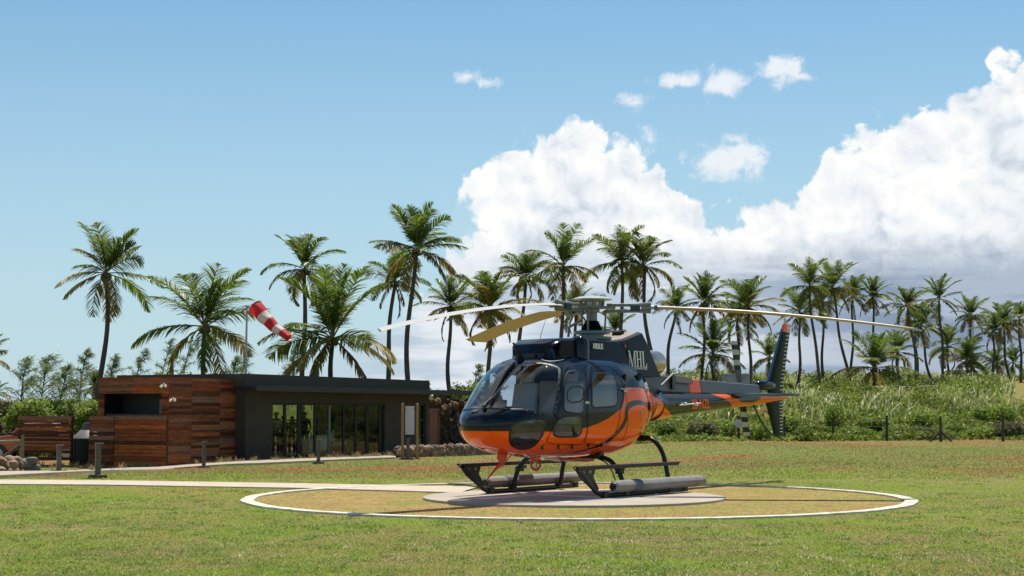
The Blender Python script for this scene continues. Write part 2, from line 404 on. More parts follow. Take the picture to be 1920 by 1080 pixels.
gl.new(gg.outputs['Random Per Island'],rp.inputs[0]); gl.new(c,gr.inputs[6]); gl.new(rp.outputs[0],gr.inputs[7]); gl.new(gr.outputs[2],bs.inputs['Base Color'])
bs.inputs['Roughness'].default_value=.6; bs.inputs['Specular IOR Level'].default_value=.3
tr=gn.new('ShaderNodeBsdfTranslucent'); gl.new(gr.outputs[2],tr.inputs[0]); mx=gn.new('ShaderNodeMixShader'); mx.inputs[0].default_value=.35
gl.new(bs.outputs[0],mx.inputs[1]); gl.new(tr.outputs[0],mx.inputs[2]); gl.new(mx.outputs[0],gn['Material Output'].inputs[0])

ys=list(np.arange(-20,30,2.))+list(np.arange(30,170,1.))+[180,200,230,270,320,400,500,700,1000,1500,2500,4000]
xs=[-2500,-1200,-600,-300,-200,-140]+list(np.arange(-100,101,2.))+[140,200,300,600,1200,2500]
mb=MB(); nx=len(xs)
for y in ys:
    for x in xs: mb.v.append((x,float(y),gz(x,y)))
for j in range(len(ys)-1):
    for i in range(nx-1): mb.f.append((j*nx+i,j*nx+i+1,(j+1)*nx+i+1,(j+1)*nx+i)); mb.m.append(0)
tag(mb.build('ground',gm,smooth=60),kind='structure')
# ---------------------------------------------------------------- landing pad, ring, paths
concrete=mat('concrete',(.55,.47,.36),.9,noise=1.6,col2=(.45,.38,.29),bump=(30,.25,.01))
white_paint=mat('white_paint',(.74,.74,.70),.8,noise=5,col2=(.60,.58,.52),bump=(25,.3,.01))
kerbm=mat('kerb_concrete',(.46,.40,.31),.9,noise=3,col2=(.34,.27,.2),bump=(20,.3,.01))
ringm=mat('ring_paint',(.76,.74,.68),.8,noise=4.5,col2=(.40,.36,.22),bump=(25,.3,.01))
mb=MB(); n_=160
prof=[(RR-.10,.0),(RR-.10,.026),(RR+.10,.026),(RR+.10,.0)]
for k in range(n_):
    th=2*math.pi*k/n_; w=.012*math.sin(k*2.7)+.01*math.sin(k*.9)
    for r,z in prof: mb.v.append((CX+(r+w)*math.cos(th),CY+(r+w)*math.sin(th),z))
for k in range(n_):
    for j in range(3): mb.f.append((4*k+j,4*k+j+1,4*((k+1)%n_)+j+1,4*((k+1)%n_)+j)); mb.m.append(0)
tag(mb.build('landing_ring',ringm),kind='structure')
PR=2.36
mb=MB().lathe([(PR,-.03),(PR,.034),(PR-.04,.04)],(CX-.05,CY-.15,0),96)
tag(mb.build('landing_pad',mat('pad_concrete',(.45,.40,.33),.9,noise=.9,col2=(.36,.31,.25),bump=(30,.25,.01))),kind='structure')
# painted letter H on the pad (mostly under the helicopter)
def slab(mb,a,b,w,z,h=.004):
    a=Vector(a); b=Vector(b); d=(b-a); nn=Vector((-d.y,d.x,0)).normalized()*w/2
    vs=[a-nn,a+nn,b+nn,b-nn]; mb.add([Vector((v.x,v.y,z)) for v in vs]+[Vector((v.x,v.y,z+h)) for v in vs],[(0,1,2,3),(7,6,5,4),(0,4,5,1),(1,5,6,2),(2,6,7,3),(3,7,4,0)])
mb=MB(); hc=Vector((CX-.05,CY-.15,0)); fw=Vector((math.cos(R(234)),math.sin(R(234)),0)); sd_=Vector((-fw.y,fw.x,0))
slab(mb,hc+sd_*.72-fw*1.3,hc+sd_*.72+fw*1.55,.3,.0405); slab(mb,hc-sd_*.72-fw*1.3,hc-sd_*.72+fw*1.55,.3,.0405); slab(mb,hc-sd_*.57,hc+sd_*.57,.28,.0405)
tag(mb.build('pad_marking',white_paint),kind='structure')
def strip_px(name,far,near,m,h,kind='structure',seg=40):
    """ground strip between two pixel polylines (far and near edges)"""
    def samp(pl):
        q=[gpt(*p) for p in pl]; L=[0]
        for a,b in zip(q,q[1:]): L.append(L[-1]+(b-a).length)
        out=[]
        for i in range(seg+1):
            t=L[-1]*i/seg; j=max(k for k in range(len(L)-1) if L[k]<=t+1e-9); out.append(q[j].lerp(q[j+1],(t-L[j])/(L[j+1]-L[j])))
        return out
    A,B=samp(far),samp(near); mb=MB()
    for a,b in zip(A,B):
        for p,dz in ((a,-.1),(a,h),(b,h),(b,-.1)): mb.v.append((p.x,p.y,gz(p.x,p.y)+dz))
    for i in range(seg):
        for j in range(3): mb.f.append((4*i+j,4*i+j+1,4*i+j+5,4*i+j+4)); mb.m.append(0)
    o=mb.build(name,m)
    if kind: tag(o,kind=kind)
    return o
strip_px('path',[(-60,901),(200,902.5),(420,906),(600,909),(700,911),(800,913),(900,914)],[(-60,909),(200,911),(420,914.5),(560,917),(650,919.5),(760,922.5),(860,926)],concrete,.022)
strip_px('kerb',[(-40,893),(100,886),(230,880.5),(330,875.5),(480,867),(640,860.5),(742,857)],[(-40,900),(100,892),(230,886),(330,880.5),(480,872),(640,864.5),(742,860.5)],kerbm,.07)

# ---------------------------------------------------------------- grass blades on the lawn
def scatter(n_,y0,y1,pw=1.0,margin=.35):
    """points in the view wedge, denser near"""
    u=RNG.random(n_); y=y0*(y1/y0)**(u**pw); x=(RNG.random(n_)*2-1)*(margin+y*.3254*1.04); return x,y
gzv=np.vectorize(gz)
def blades(name,n_,y0,y1,hmin,hmax,w,pw=1.0):
    x,y=scatter(n_,y0,y1,pw); r=np.hypot(x-CX,y-CY)
    keep=(r>RR+.13)|((r<RR-.13)&(r>PR+.03)&(RNG.random(n_)<.55))
    # the path
    py_far=PATH_Y(x)
    keep&=~((y>py_far[0])&(y<py_far[1])&(x<CX))
    x,y=x[keep],y[keep]; n_=len(x); z=gzv(x,y)
    h=hmin+(hmax-hmin)*RNG.random(n_)**1.5; patch=.5+.5*np.sin(x*1.7+np.sin(y*1.3)*2)*np.sin(y*1.1+x*.6); h*=.6+.6*patch
    rr=np.hypot(x-CX,y-CY); h=np.where(rr<RR,h*.62,h)
    a=RNG.random(n_)*6.283; lean=.3+RNG.random(n_)*.8
    d=np.stack([np.cos(a)*lean,np.sin(a)*lean,np.ones(n_)],1); d/=np.linalg.norm(d,axis=1)[:,None]
    P0=np.stack([x,y,z-.003],1); P1=P0+d*h[:,None]*.55; P2=P0+d*h[:,None]*.9+np.stack([np.cos(a)*h*.3,np.sin(a)*h*.3,h*0-.05*h],1)
    b=RNG.random(n_)*6.283; W=np.stack([np.cos(b),np.sin(b)*.5,np.zeros(n_)],1)*w*(.7+.6*RNG.random(n_))[:,None]
    return npstrip(name,np.stack([P0,P1,P2],1),W,bmat,taper=np.array([1,.75,.1]))
pe=[(gpt(p,q),gpt(p,q2)) for p,q,q2 in ((-60,909,898),(420,914.5,904),(650,919.5,908.5),(860,926,913.5))]
def PATH_Y(x):
    xs_=np.array([a.x for a,b in pe]); return np.interp(x,xs_,[a.y for a,b in pe]),np.interp(x,xs_,[b.y for a,b in pe])
tag(blades('grass',330000,11.8,36,.016,.038,.0042,1.0),'short mown green lawn grass in front of the white ring','grass',kind='stuff')
tag(blades('meadow_grass',120000,32,78,.03,.075,.012,.85),'sparse short grass between red earth patches on the far lawn','grass',kind='stuff')

# lusher and drier clumps in the near lawn
nc=1500; cx_,cy_=scatter(nc,12,34); keep=(np.hypot(cx_-CX,cy_-CY)>RR+.4)&~((cy_>PATH_Y(cx_)[0]-.1)&(cy_<PATH_Y(cx_)[1]+.1)); cx_,cy_=cx_[keep],cy_[keep]
K=38; x=np.repeat(cx_,K)+RNG.normal(size=len(cx_)*K)*np.repeat(.03+.10*RNG.random(len(cx_)),K); y=np.repeat(cy_,K)+RNG.normal(size=len(cx_)*K)*np.repeat(.04+.12*RNG.random(len(cx_)),K)
n_=len(x); z=gzv(x,y); h=.022+.035*RNG.random(n_); a=RNG.random(n_)*6.283; ln=.5+RNG.random(n_); d=np.stack([np.cos(a)*ln,np.sin(a)*ln,np.ones(n_)],1); d/=np.linalg.norm(d,axis=1)[:,None]
P0=np.stack([x,y,z],1); P1=P0+d*h[:,None]*.6; P2=P0+d*h[:,None]+np.stack([np.cos(a)*h*.4,np.sin(a)*h*.4,-.25*h],1); b=RNG.random(n_)*6.283
W=np.stack([np.cos(b),np.sin(b)*.5,np.zeros(n_)],1)*.006
mi=np.repeat(np.where(RNG.random(len(cx_))<.84,0,1),K)
tag(npstrip('lawn_clumps',np.stack([P0,P1,P2],1),W,[leafmat('clump_green',[(.12,.19,.025),(.20,.29,.04),(.26,.34,.06)],.35),leafmat('clump_straw',[(.42,.36,.16),(.50,.42,.20),(.34,.30,.10)],.3)],mi=mi,taper=np.array([1,.9,.15])),'small lush and dry clumps scattered through the near lawn','grass',kind='stuff')
# ---------------------------------------------------------------- building frame
E1=Vector((.4217,.9067,0)).normalized(); NL=Vector((-E1.y,E1.x,0))   # along the front; into the building (left-back)
BA=Vector((-10.3,61,0)); GZ=-.52
def onl(px,P=BA,D=E1):
    k=(px-960)/2950; return (k*P.y-P.x)/(D.x-k*D.y)
def zat(px,py,P=BA,D=E1):
    p=P+D*onl(px,P,D); return CH+(772-py)/2950*p.y
def bm_box(mb,s0,s1,d0,d1,z0,z1,mi=0,O=BA,D=E1,Nn=NL):
    """box by run s along D, depth d along Nn (0 = facade), height z"""
    vs=[O+D*s+Nn*d+Vector((0,0,z)) for s in (s0,s1) for d in (d0,d1) for z in (z0,z1)]
    return mb.add(vs,[(0,1,3,2),(4,6,7,5),(0,4,5,1),(2,3,7,6),(0,2,6,4),(1,5,7,3)],mi)
grey=mat('charcoal_render',(.070,.060,.048),.9,noise=1.2,col2=(.052,.046,.037),bump=(9,.15,.01),spec=.15)
fascia_m=mat('fascia_grey',(.088,.076,.062),.9,noise=1.0,col2=(.072,.064,.053),spec=.15)
black=mat('black_steel',(.012,.012,.013),.45)
frame_m=mat('window_frame_black',(.008,.008,.009),.5,spec=.2)
inner=mat('interior_wall',(.15,.13,.09),.9,noise=1)
innerd=mat('interior_dark',(.10,.085,.06),.9)
floor_m=mat('floor_tile',(.10,.09,.07),.5)
wallglass=glassmat('window_glass',(.76,.79,.75),f0=.02,pw_=5.0)
LEN=15.1; DEP=6.2
house=thing('pavilion','low dark grey flat-roofed pavilion with a long row of glass doors','building',(BA.x,BA.y,0))
def P_(o): o.parent=house; o.matrix_parent_inverse=Matrix.Translation((-BA.x,-BA.y,0)); return o
sG0=onl(513); sG1=onl(722)
zTop=2.83; zGl=zat(513,755)
mb=MB()
bm_box(mb,0,sG0,0,.25,GZ-.3,2.36)                       # left pier
bm_box(mb,sG1,onl(784),0,.25,GZ-.3,2.36)                 # right pier
bm_box(mb,onl(799),LEN,0,.25,GZ-.3,2.36)
bm_box(mb,onl(784),onl(799),0,.25,zGl,2.36)
bm_box(mb,sG0,sG1,.003,.247,zGl,2.36)
bm_box(mb,0,LEN,.003,.247,2.36,2.5)
bm_box(mb,0,.25,.25,DEP,GZ-.3,2.5); bm_box(mb,LEN-.25,LEN,.25,DEP,GZ-.3,2.5)
bm_box(mb,0,10.4,DEP-.25,DEP,GZ-.3,2.5); bm_box(mb,10.4,LEN,DEP-.25,DEP,zGl+.25,2.5)
P_(mb.build('wall',grey))
mb=MB(); bm_box(mb,-.02,LEN+.02,-.02,.3,2.36,zTop); bm_box(mb,-.02,.3,.3,DEP+.02,2.36,zTop); bm_box(mb,LEN-.28,LEN+.02,.3,DEP+.02,2.36,zTop); bm_box(mb,.3,LEN-.28,DEP-.3,DEP+.02,2.36,zTop)
P_(mb.build('fascia',fascia_m))
mb=MB(); bm_box(mb,.3,LEN-.28,.3,DEP-.3,2.5,2.62); P_(mb.build('roof',fascia_m))
mb=MB(); bm_box(mb,.25,LEN-.25,.25,DEP-.25,GZ-.3,GZ+.06); P_(mb.build('floor',floor_m))
mb=MB(); bm_box(mb,LEN-.33,LEN-.26,.25,DEP-.25,GZ+.06,2.5,0)
P_(mb.build('inner_partition',[inner,innerd]))
mb=MB(); bm_box(mb,LEN-.38,LEN-.34,.9,2.4,GZ+1.0,2.0,0); P_(mb.build('wall_panel',mat('brown_panel',(.22,.09,.035),.7)))
# long thin canopy
mb=MB(); bm_box(mb,-.85,onl(893)+.3,-1.0,-.023,2.17,2.345); P_(mb.build('canopy',mat('canopy_steel',(.02,.019,.018),.6,spec=.2)))
mb=MB(); bm_box(mb,-.85,onl(893)+.3,-1.07,-1.003,2.15,2.365); P_(mb.build('canopy_edge',mat('canopy_edge_steel',(.035,.033,.03),.5,spec=.2)))
# glazed doors
cuts=[513,536.5,568,594,621.5,649,672,693,716,722]
lay=[(513,538),(541,564),(568,594),(597,621),(624,647.5),(650,670),(673,691),(694,715)]
mull=[(536.5,542),(562,570),(593,598),(620,625),(647,651),(669,674),(690,696),(714,722)]
for a,b in lay:
    mb=MB(); bm_box(mb,onl(a),onl(b),.10,.112,GZ+.07,zGl-.02); g=P_(mb.build('glass_door',wallglass))
for i,(a,b) in enumerate(mull):
    mb=MB(); bm_box(mb,onl(a)+.02,onl(b)-.02,.085,.135,GZ-.05,zGl-.001); P_(mb.build('mullion',frame_m if i!=3 else mat('mullion_grey',(.10,.10,.10),.5)))
mb=MB(); bm_box(mb,sG0,sG1,.03,.19,zGl-.09,zGl-.0015); bm_box(mb,sG0,sG1,.03,.19,GZ-.05,GZ+.08); P_(mb.build('door_track',frame_m))
mb=MB(); bm_box(mb,onl(786.5),onl(796),.10,.112,GZ,zGl-.06); w=P_(mb.build('window',wallglass))
mb=MB()
for a,b,z0,z1 in ((784,786.5,GZ,zGl),(796,799,GZ,zGl),(784,799,zGl-.07,zGl-.001),(784,799,.93,1.0),(784,799,.2,.26)): bm_box(mb,onl(a),onl(b),.04,.16,z0,z1-.001)
P_(mb.build('window_frame',frame_m))
# rear glazing frames
mb=MB()
for s in (10.4,11.95,13.35,14.75): P_(bm_box(MB(),s,s+.09,DEP-.2,DEP-.08,GZ,zGl+.249).build('rear_window_frame',frame_m))
# terrace in front
mb=MB(); bm_box(mb,.1,onl(742),-.75,-.003,GZ-.3,GZ+.02); tag(mb.build('terrace',kerbm),kind='structure')
# ---------------------------------------------------------------- timber cladding
def planks_mesh(mb,O,D,Nn,s0,s1,z0,z1,bh,thick=.03,nm=6,colsplit=None,holes=(),jag=0.,gap=.006,skip=0,depth0=0):
    z=z0
    while z<z1-.02:
        h=min(bh*random.uniform(.8,1.2),z1-z); s=s0
        if z1-z-h<.04: h=z1-z
        cuts_=[s0]+[c for c in (colsplit or []) if s0<c<s1]+[s1]
        if not colsplit:
            while cuts_[-2]+3.2<s1: cuts_.insert(-1,cuts_[-2]+random.uniform(1.1,2.6))
        for a,b in zip(cuts_,cuts_[1:]):
            if random.random()<skip: continue
            segs=[(a,b)]
            for (h0,h1,v0,v1) in holes:
                if z+h>v0+.01 and z<v1-.01:
                    ns=[]
                    for p,q in segs:
                        if q<=h0 or p>=h1: ns.append((p,q)); continue
                        if p<h0: ns.append((p,h0))
                        if q>h1: ns.append((h1,q))
                    segs=ns
            mi=random.randrange(nm); off=random.uniform(0,.012)
            for p,q in segs:
                if q-p>.03: bm_box(mb,p+.002,q-.002,depth0-off,depth0+thick,z+gap/2,z+h-gap/2,mi,O,D,Nn)
        z+=h
def wood(name,c,c2):
    return mat(name,c,.6,noise=2.2,col2=c2,bump=(14,.5,.012),scale3=(1,1,9),spec=.15,coat=.0)
W6=[wood('timber_orange',(.46,.125,.026),(.15,.04,.014)),wood('timber_brown',(.26,.08,.026),(.08,.027,.012)),wood('timber_dark',(.09,.032,.014),(.03,.012,.007)),
    wood('timber_grey',(.26,.13,.085),(.14,.065,.04)),wood('timber_red',(.33,.075,.02),(.11,.028,.012)),wood('timber_umber',(.16,.05,.017),(.06,.02,.009))]
CO=Vector((-12.5,57.4,0)); DL=Vector((-E1.y,E1.x,0))      # corner; leftwards direction
wing=thing('timber_wing','pavilion wing clad in reddish brown horizontal boards','building',(CO.x,CO.y,0))
def PW(o): o.parent=wing; o.matrix_parent_inverse=Matrix.Translation((-CO.x,-CO.y,0)); return o
Lr=(BA-CO).length*1.0; ztW=2.6; zbW=-.72
mb=MB(); planks_mesh(mb,CO,E1,NL,.02,onl(455,CO,E1),zbW,ztW,.115,colsplit=[onl(361,CO,E1),onl(414,CO,E1)]); PW(mb.build('side_cladding',W6,bevel=0))
sW=onl(186,CO,DL); w0=onl(304,CO,DL); w1=onl(197.5,CO,DL); wz1=zat(250,738,CO,DL); wz0=zat(250,776,CO,DL)
mb=MB(); planks_mesh(mb,CO,DL,E1,.0,sW,zbW,ztW,.115,holes=[(w0,w1,wz0,wz1)],colsplit=[1.6]); PW(mb.build('front_cladding',W6))
mb=MB(); s455=onl(455,CO,E1)
bm_box(mb,.05,s455,.04,.2,zbW,ztW-.04,0,CO,E1,NL); bm_box(mb,.2,s455+3,sW-.05,sW-.2,zbW,ztW-.03,0,CO,E1,NL)
for a,b,c_,d_ in ((.05,w0,zbW,ztW-.05),(w1,sW-.05,zbW,ztW-.05),(w0,w1,wz1,ztW-.05),(w0,w1,zbW,wz0)): bm_box(mb,a,b,.05,.2,c_,d_,0,CO,DL,E1)
bm_box(mb,.2,s455+3,.2,sW-.2,ztW-.2,ztW-.06,0,CO,E1,NL)
PW(mb.build('core_wall',black))
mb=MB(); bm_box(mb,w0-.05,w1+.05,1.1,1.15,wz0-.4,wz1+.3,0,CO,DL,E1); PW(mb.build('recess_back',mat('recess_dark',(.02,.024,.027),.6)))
mb=MB(); bm_box(mb,w0+.25,w0+.85,1.0,1.05,wz0-.3,wz1-.22,0,CO,DL,E1); fr=PW(mb.build('recess_window',mat('recess_glass',(.05,.075,.07),.1)))
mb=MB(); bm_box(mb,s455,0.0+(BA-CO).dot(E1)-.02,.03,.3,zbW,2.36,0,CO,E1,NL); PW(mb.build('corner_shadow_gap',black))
mb=MB(); bm_box(mb,.0,s455,.0,sW,ztW+.002,ztW+.03,0,CO,E1,NL); PW(mb.build('roof',mat('roof_coping',(.09,.05,.03),.8)))
# two small white floodlights at the corner
lampw=mat('lamp_white',(.75,.75,.75),.3)
def flood(p,label,s_=.7):
    t=thing('floodlight',label,'floodlight',p,0,'small white floodlights on the timber wing'); 
    mb=MB().box((0,0,0),(.04,.04,.09)); mb.build('bracket',lampw,t,bevel=.008)
    for dx,dz in ((-.09,-.06),(.09,-.04)):
        MB().tube([(dx*s_,-.02,dz*s_),(dx*.9,-.12,dz-.03)],[.03,.055],12).build('lamp_head',lampw,t,smooth=40)
flood(CO+DL*.12+Vector((-.05,-.12,2.36)),'white twin floodlight high on the corner of the timber wing')
flood(CO+E1*.15+Vector((.1,-.1,1.85)),'lower white twin floodlight just round the corner of the timber wing')

# ---------------------------------------------------------------- plank fences
FO=CO+DL*.02-E1*.35
def fence(px0,px1,zt,label,cols,depth0=0,bh=.15,skip=0,post=True,zb=-.75):
    s0,s1=onl(px1,FO,DL),onl(px0,FO,DL); p=FO+DL*s0
    t=thing('plank_fence',label,'fence',(p.x,p.y,0),0,None)
    def PF(o): o.parent=t; o.matrix_parent_inverse=Matrix.Translation((-p.x,-p.y,0)); return o
    mb=MB(); planks_mesh(mb,FO,DL,E1,s0,s1,zb,zt-.16,bh,nm=len(cols),depth0=depth0,skip=skip,gap=.012 if not skip else .03); PF(mb.build('board_panel',cols))
    mb=MB(); bm_box(mb,s0,s1,depth0-.02,depth0+.05,zt-.155,zt,0,FO,DL,E1); PF(mb.build('top_board',W6[3]))
    for s in ([s0+.05,s1-.05] if post else []):
        mb=MB(); bm_box(mb,s-.045,s+.045,depth0+.052,depth0+.14,zb,zt-.02,0,FO,DL,E1); PF(mb.build('post',W6[2]))
    return t
fence(218,313,1.22,'reddish brown board fence joined to the timber wing',[W6[0],W6[4],W6[2],W6[1],W6[2]])
fence(170,217,1.2,'narrow greyish board fence panel right of the dark tank',[W6[3],W6[4],W6[2],W6[1],W6[0]])
fence(37,137,1.2,'weathered dark board fence at the left with gaps near its top',[W6[2],W6[2],W6[1],W6[5],W6[0]],skip=.02,bh=.13)
fence(137,171,1.2,'dark slatted fence behind the tank',[W6[2],W6[5]],depth0=1.3,skip=.3,bh=.11)
# dark tank
p=FO+DL*onl(150,FO,DL)+E1*.55
t=thing('water_tank','dark cylindrical tank with a pale conical lid between board fences','tank',(p.x,p.y,-.75))
MB().lathe([(.50,0),(.52,.1),(.52,1.05),(.50,1.1)],n=28).build('tank_body',mat('tank_black',(.012,.012,.012),.6,spec=.15),t,smooth=40)
MB().lathe([(.55,1.1),(.56,1.13),(.30,1.42),(.22,1.46)],n=28).build('tank_lid',mat('tank_lid_grey',(.17,.165,.16),.5),t,smooth=40)
MB().lathe([(.20,1.46),(.21,1.62),(.14,1.72)],n=20).build('cap',mat('tank_cap_grey',(.09,.09,.09),.5),t,smooth=40)
# far left: car, log rail, stones, leaning post
def car(px,py,label,rz,scale=1,colr=(.34,.06,.02)):
    q=at_y(px,772,68); t=thing('parked_car',label,'car',(q.x,q.y,gz(q.x,q.y)-.05),rz)
    paint=mat('car_paint',colr,.3,coat=1); blk=mat('car_black',(.015,.015,.015),.5); gl=mat('car_glass',(.02,.03,.035),.05)
    prof=[(-2.2,.42),(-2.28,.75),(-2.1,.98),(-1.05,1.10),(1.2,1.12),(2.25,1.08),(2.3,.45)]
    mb=MB(); mb.prism(prof,(0,-.85,0),(1,0,0),(0,0,1),(0,1.7,0)); mb.build('body',paint,t,bevel=.08)
    cab=[(-1.1,1.09),(-.45,1.62),(.75,1.66),(1.15,1.12)]
    MB().prism(cab,(0,-.74,0),(1,0,0),(0,0,1),(0,1.48,0)).build('cabin',paint,t,bevel=.07)
    MB().prism([(-.88,1.15),(-.4,1.55),(.1,1.57),(.1,1.15)],(0,-.752,0),(1,0,0),(0,0,1),(0,1.504,0)).build('side_window',gl,t)
    MB().prism([(.17,1.15),(.17,1.57),(.7,1.58),(.95,1.15)],(0,-.752,0),(1,0,0),(0,0,1),(0,1.504,0)).build('side_window',gl,t)
    MB().prism([(-1.06,1.14),(-.5,1.58)],(0,0,0),(1,0,0),(0,0,1),(0,0,0)) if False else None
    m2=MB().add([(-1.09,-.64,1.15),(-1.09,.64,1.15),(-.51,.6,1.585),(-.51,-.6,1.585)],[(0,1,2,3)]); m2.build('windscreen',gl,t)
    for x in (-1.45,1.4):
        for y in (-.8,.8):
            w=MB().tube([(x,y-.1,.36),(x,y+.1,.36)],.37,24).build('wheel',blk,t,smooth=40,bevel=.02)
            MB().tube([(x,y-.115,.36),(x,y+.115,.36)],.21,12).build('rim',mat('rim_grey',(.3,.3,.3),.3,metal=.8),w,smooth=30)
    for y in (-.6,.6): MB().box((-2.24,y,.83),(.08,.34,.16)).build('headlight',mat('headlight_glass',(.6,.6,.6),.1),t,bevel=.03)
    MB().box((-.95,-.93,1.18),(.12,.16,.14)).build('mirror',blk,t,bevel=.03)
    return t
car(72,840,'orange red pickup partly hidden behind the dark board fence',R(4))
logm=mat('log_wood',(.33,.27,.17),.8,noise=3,bump=(12,.4))
a=gpt(-10,868); 
q0=at_y(-25,829,58); q1=at_y(38,827,57.6)
t=thing('log_rail','pale horizontal log rail in front of the orange car','rail',(q0.x,q0.y,gz(q0.x,q0.y)))
def local_tube(mb,t,pts,r,**k): return mb.tube([Vector(p)-Vector(t.location) for p in pts],r,**k)
local_tube(MB(),t,[q0,q1],.055).build('rail',logm,t,smooth=40)
for q in (q0+Vector((.1,0,0)),q1): local_tube(MB(),t,[(q.x,q.y+.08,q.z+.05),(q.x,q.y+.08,-.7)],.06).build('post',logm,t,smooth=40)
q2=at_y(-2,862,57.2); q3=at_y(38,835,57.5)
o=MB().tube([q2-Vector((.5,0,.35)),q3],.06).build('leaning_pole',mat('pole_wood',(.10,.075,.05),.8),smooth=40); tag(o,'weathered pole leaning against the left end of the dark board fence','pole')
q4=at_y(43,800,57.4)
o=MB().tube([(q4.x,q4.y,-.7),(q4.x,q4.y,q4.z-.3)],.055).build('timber_post',mat('post_wood',(.22,.17,.11),.8)); tag(o,'thin upright timber post at the left end of the dark board fence','post')
# rocks
def rock(rr_,seed,flat=.75):
    bm=bmesh.new(); bmesh.ops.create_icosphere(bm,subdivisions=2,radius=rr_); rg=random.Random(seed)
    ax=[Vector((rg.uniform(-1,1),rg.uniform(-1,1),rg.uniform(-1,1))).normalized() for _ in range(7)]; dd=[rr_*rg.uniform(.62,.9) for _ in ax]
    for v in bm.verts:
        for a_,d_ in zip(ax,dd):
            k=v.co.dot(a_)-d_
            if k>0: v.co-=a_*k*.9
        v.co.z*=flat; v.co*=1+rg.uniform(-.04,.04)
    vs=[v.co.copy() for v in bm.verts]; fs=[tuple(v.index for v in f.verts) for f in bm.faces]; bm.free(); return vs,fs
stone=[mat('stone_tan',(.44,.29,.19),.9,noise=3,col2=(.18,.12,.08),bump=(8,.6,.03)),mat('stone_brown',(.32,.19,.12),.9,noise=3,col2=(.10,.07,.05),bump=(8,.6,.03)),mat('stone_grey',(.20,.18,.15),.9,noise=3,col2=(.10,.09,.08),bump=(8,.6,.03))]
k=0
for px,py,r_ in ((-3,884,.26),(10,882,.22),(24,884,.24),(6,871,.2),(18,871,.24),(31,872,.2),(12,861,.18),(36,884,.17),(26,862,.16),(-4,865,.22)):
    q=gpt(px,887); q.z+=(884-py)/2950*q.y+.04; q.y+=(884-py)*.012
    vs,fs=rock(r_,k); o=MB().add([v for v in vs],fs).build('boulder',stone[k%2],smooth=30); o.location=q
    tag(o,'reddish tan boulder in the heap left of the dark board fence','boulder','boulders heaped at the left edge'); k+=1
for px,py,r_ in ((46,868,.27),(58,862,.24),(53,880,.2),(63,876,.24)):
    q=gpt(px,886); q.z+=(884-py)/2950*q.y; vs,fs=rock(r_,k); o=MB().add(vs,fs).build('boulder',stone[2],smooth=30); o.location=q
    tag(o,'dark grey boulder in the shade at the foot of the board fence','boulder','dark boulders at the foot of the fence'); k+=1
# low dry stone wall
def stonewall(name,label,A_,B_,zt,th,rs,mats,rows,cat='wall'):
    D=(B_-A_); L=D.length; D.normalize(); Nn=Vector((-D.y,D.x,0)); mb=MB(); rg=random.Random(5)
    zb=gz(A_.x,A_.y)-.12
    for i in range(rows):
        s=rg.uniform(0,.2)
        while s<L:
            r_=rs*rg.uniform(.75,1.25); p=A_+D*s; zb=gz(p.x,p.y)-.05; hh=(zt(s)-zb); z=zb+hh*(i+.5)/rows
            for dd in ((-.5,) if i<rows-1 else (-.5,.3)):
                vs,fs=rock(r_,rg.randrange(10000),1.0); off=Nn*dd*th+Vector((0,0,z+rg.uniform(-.03,.03)))
                mb.add([p+off+Vector((v.x*1.1,v.y*.8,v.z)) for v in vs],fs,rg.randrange(len(mats)))
            s+=r_*1.55
    # core
    a=A_; vs=[]
    for s in (0.05,L-.05):
        p=A_+D*s; b=gz(p.x,p.y)-.2
        for d in (-.35*th,.5*th):
            for z in (b,zt(s)-.09): vs.append(p+Nn*d+Vector((0,0,z)))
    mb.add(vs,[(0,1,3,2),(4,6,7,5),(0,4,5,1),(2,3,7,6),(0,2,6,4),(1,5,7,3)],len(mats))
    o=mb.build(name,mats+[mat('wall_core',(.05,.035,.025),.95)],smooth=30); tag(o,label,cat); return o
a=gpt(744,858); b=gpt(925,852)
stonewall('dry_stone_wall','low dry stone wall of tan boulders behind the blank sign',Vector((a.x,a.y,0)),Vector((b.x,b.y,0)),lambda s:a.z+.42-.0*s,.35,.14,stone[:2]+stone,3)
# dark rubble wall + wooden door right of the pavilion
WO=BA+E1*(LEN+.03)
rub=mat('rubble_dark',(.035,.024,.016),.95,bump=(5,.8,.05))
def big(px): return onl(px)
t=thing('rubble_wall','tall dark rock wall with lighter brown stones right of the pavilion','wall',(WO.x,WO.y,0))
def PR_(o): o.parent=t; o.matrix_parent_inverse=Matrix.Translation((-WO.x,-WO.y,0)); return o
mb=MB(); bm_box(mb,big(833),big(960),.3,.9,-.8,1.98); bm_box(mb,LEN+.02,big(833),.3,.9,1.45,1.98); PR_(mb.build('wall_core',rub))
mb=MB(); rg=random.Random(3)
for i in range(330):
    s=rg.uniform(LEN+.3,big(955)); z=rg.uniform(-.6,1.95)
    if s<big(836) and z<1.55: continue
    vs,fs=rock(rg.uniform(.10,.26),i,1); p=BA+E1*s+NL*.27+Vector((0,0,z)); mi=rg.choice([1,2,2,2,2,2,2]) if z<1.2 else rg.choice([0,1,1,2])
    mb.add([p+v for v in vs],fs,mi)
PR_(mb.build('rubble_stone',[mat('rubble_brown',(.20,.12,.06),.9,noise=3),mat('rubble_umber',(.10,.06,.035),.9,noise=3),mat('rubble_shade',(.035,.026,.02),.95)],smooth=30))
mb=MB(); dm=mat('door_wood',(.22,.085,.045),.6,noise=2,col2=(.13,.05,.028),scale3=(3,3,.5))
t2=thing('wooden_door','reddish wooden panelled double door between pavilion and rock wall','door',(WO.x,WO.y,-.5))
def PD(o): o.parent=t2; o.matrix_parent_inverse=Matrix.Translation((-WO.x,-WO.y,.5)); return o
d0,d1,d2=onl(806),onl(813),onl(833)
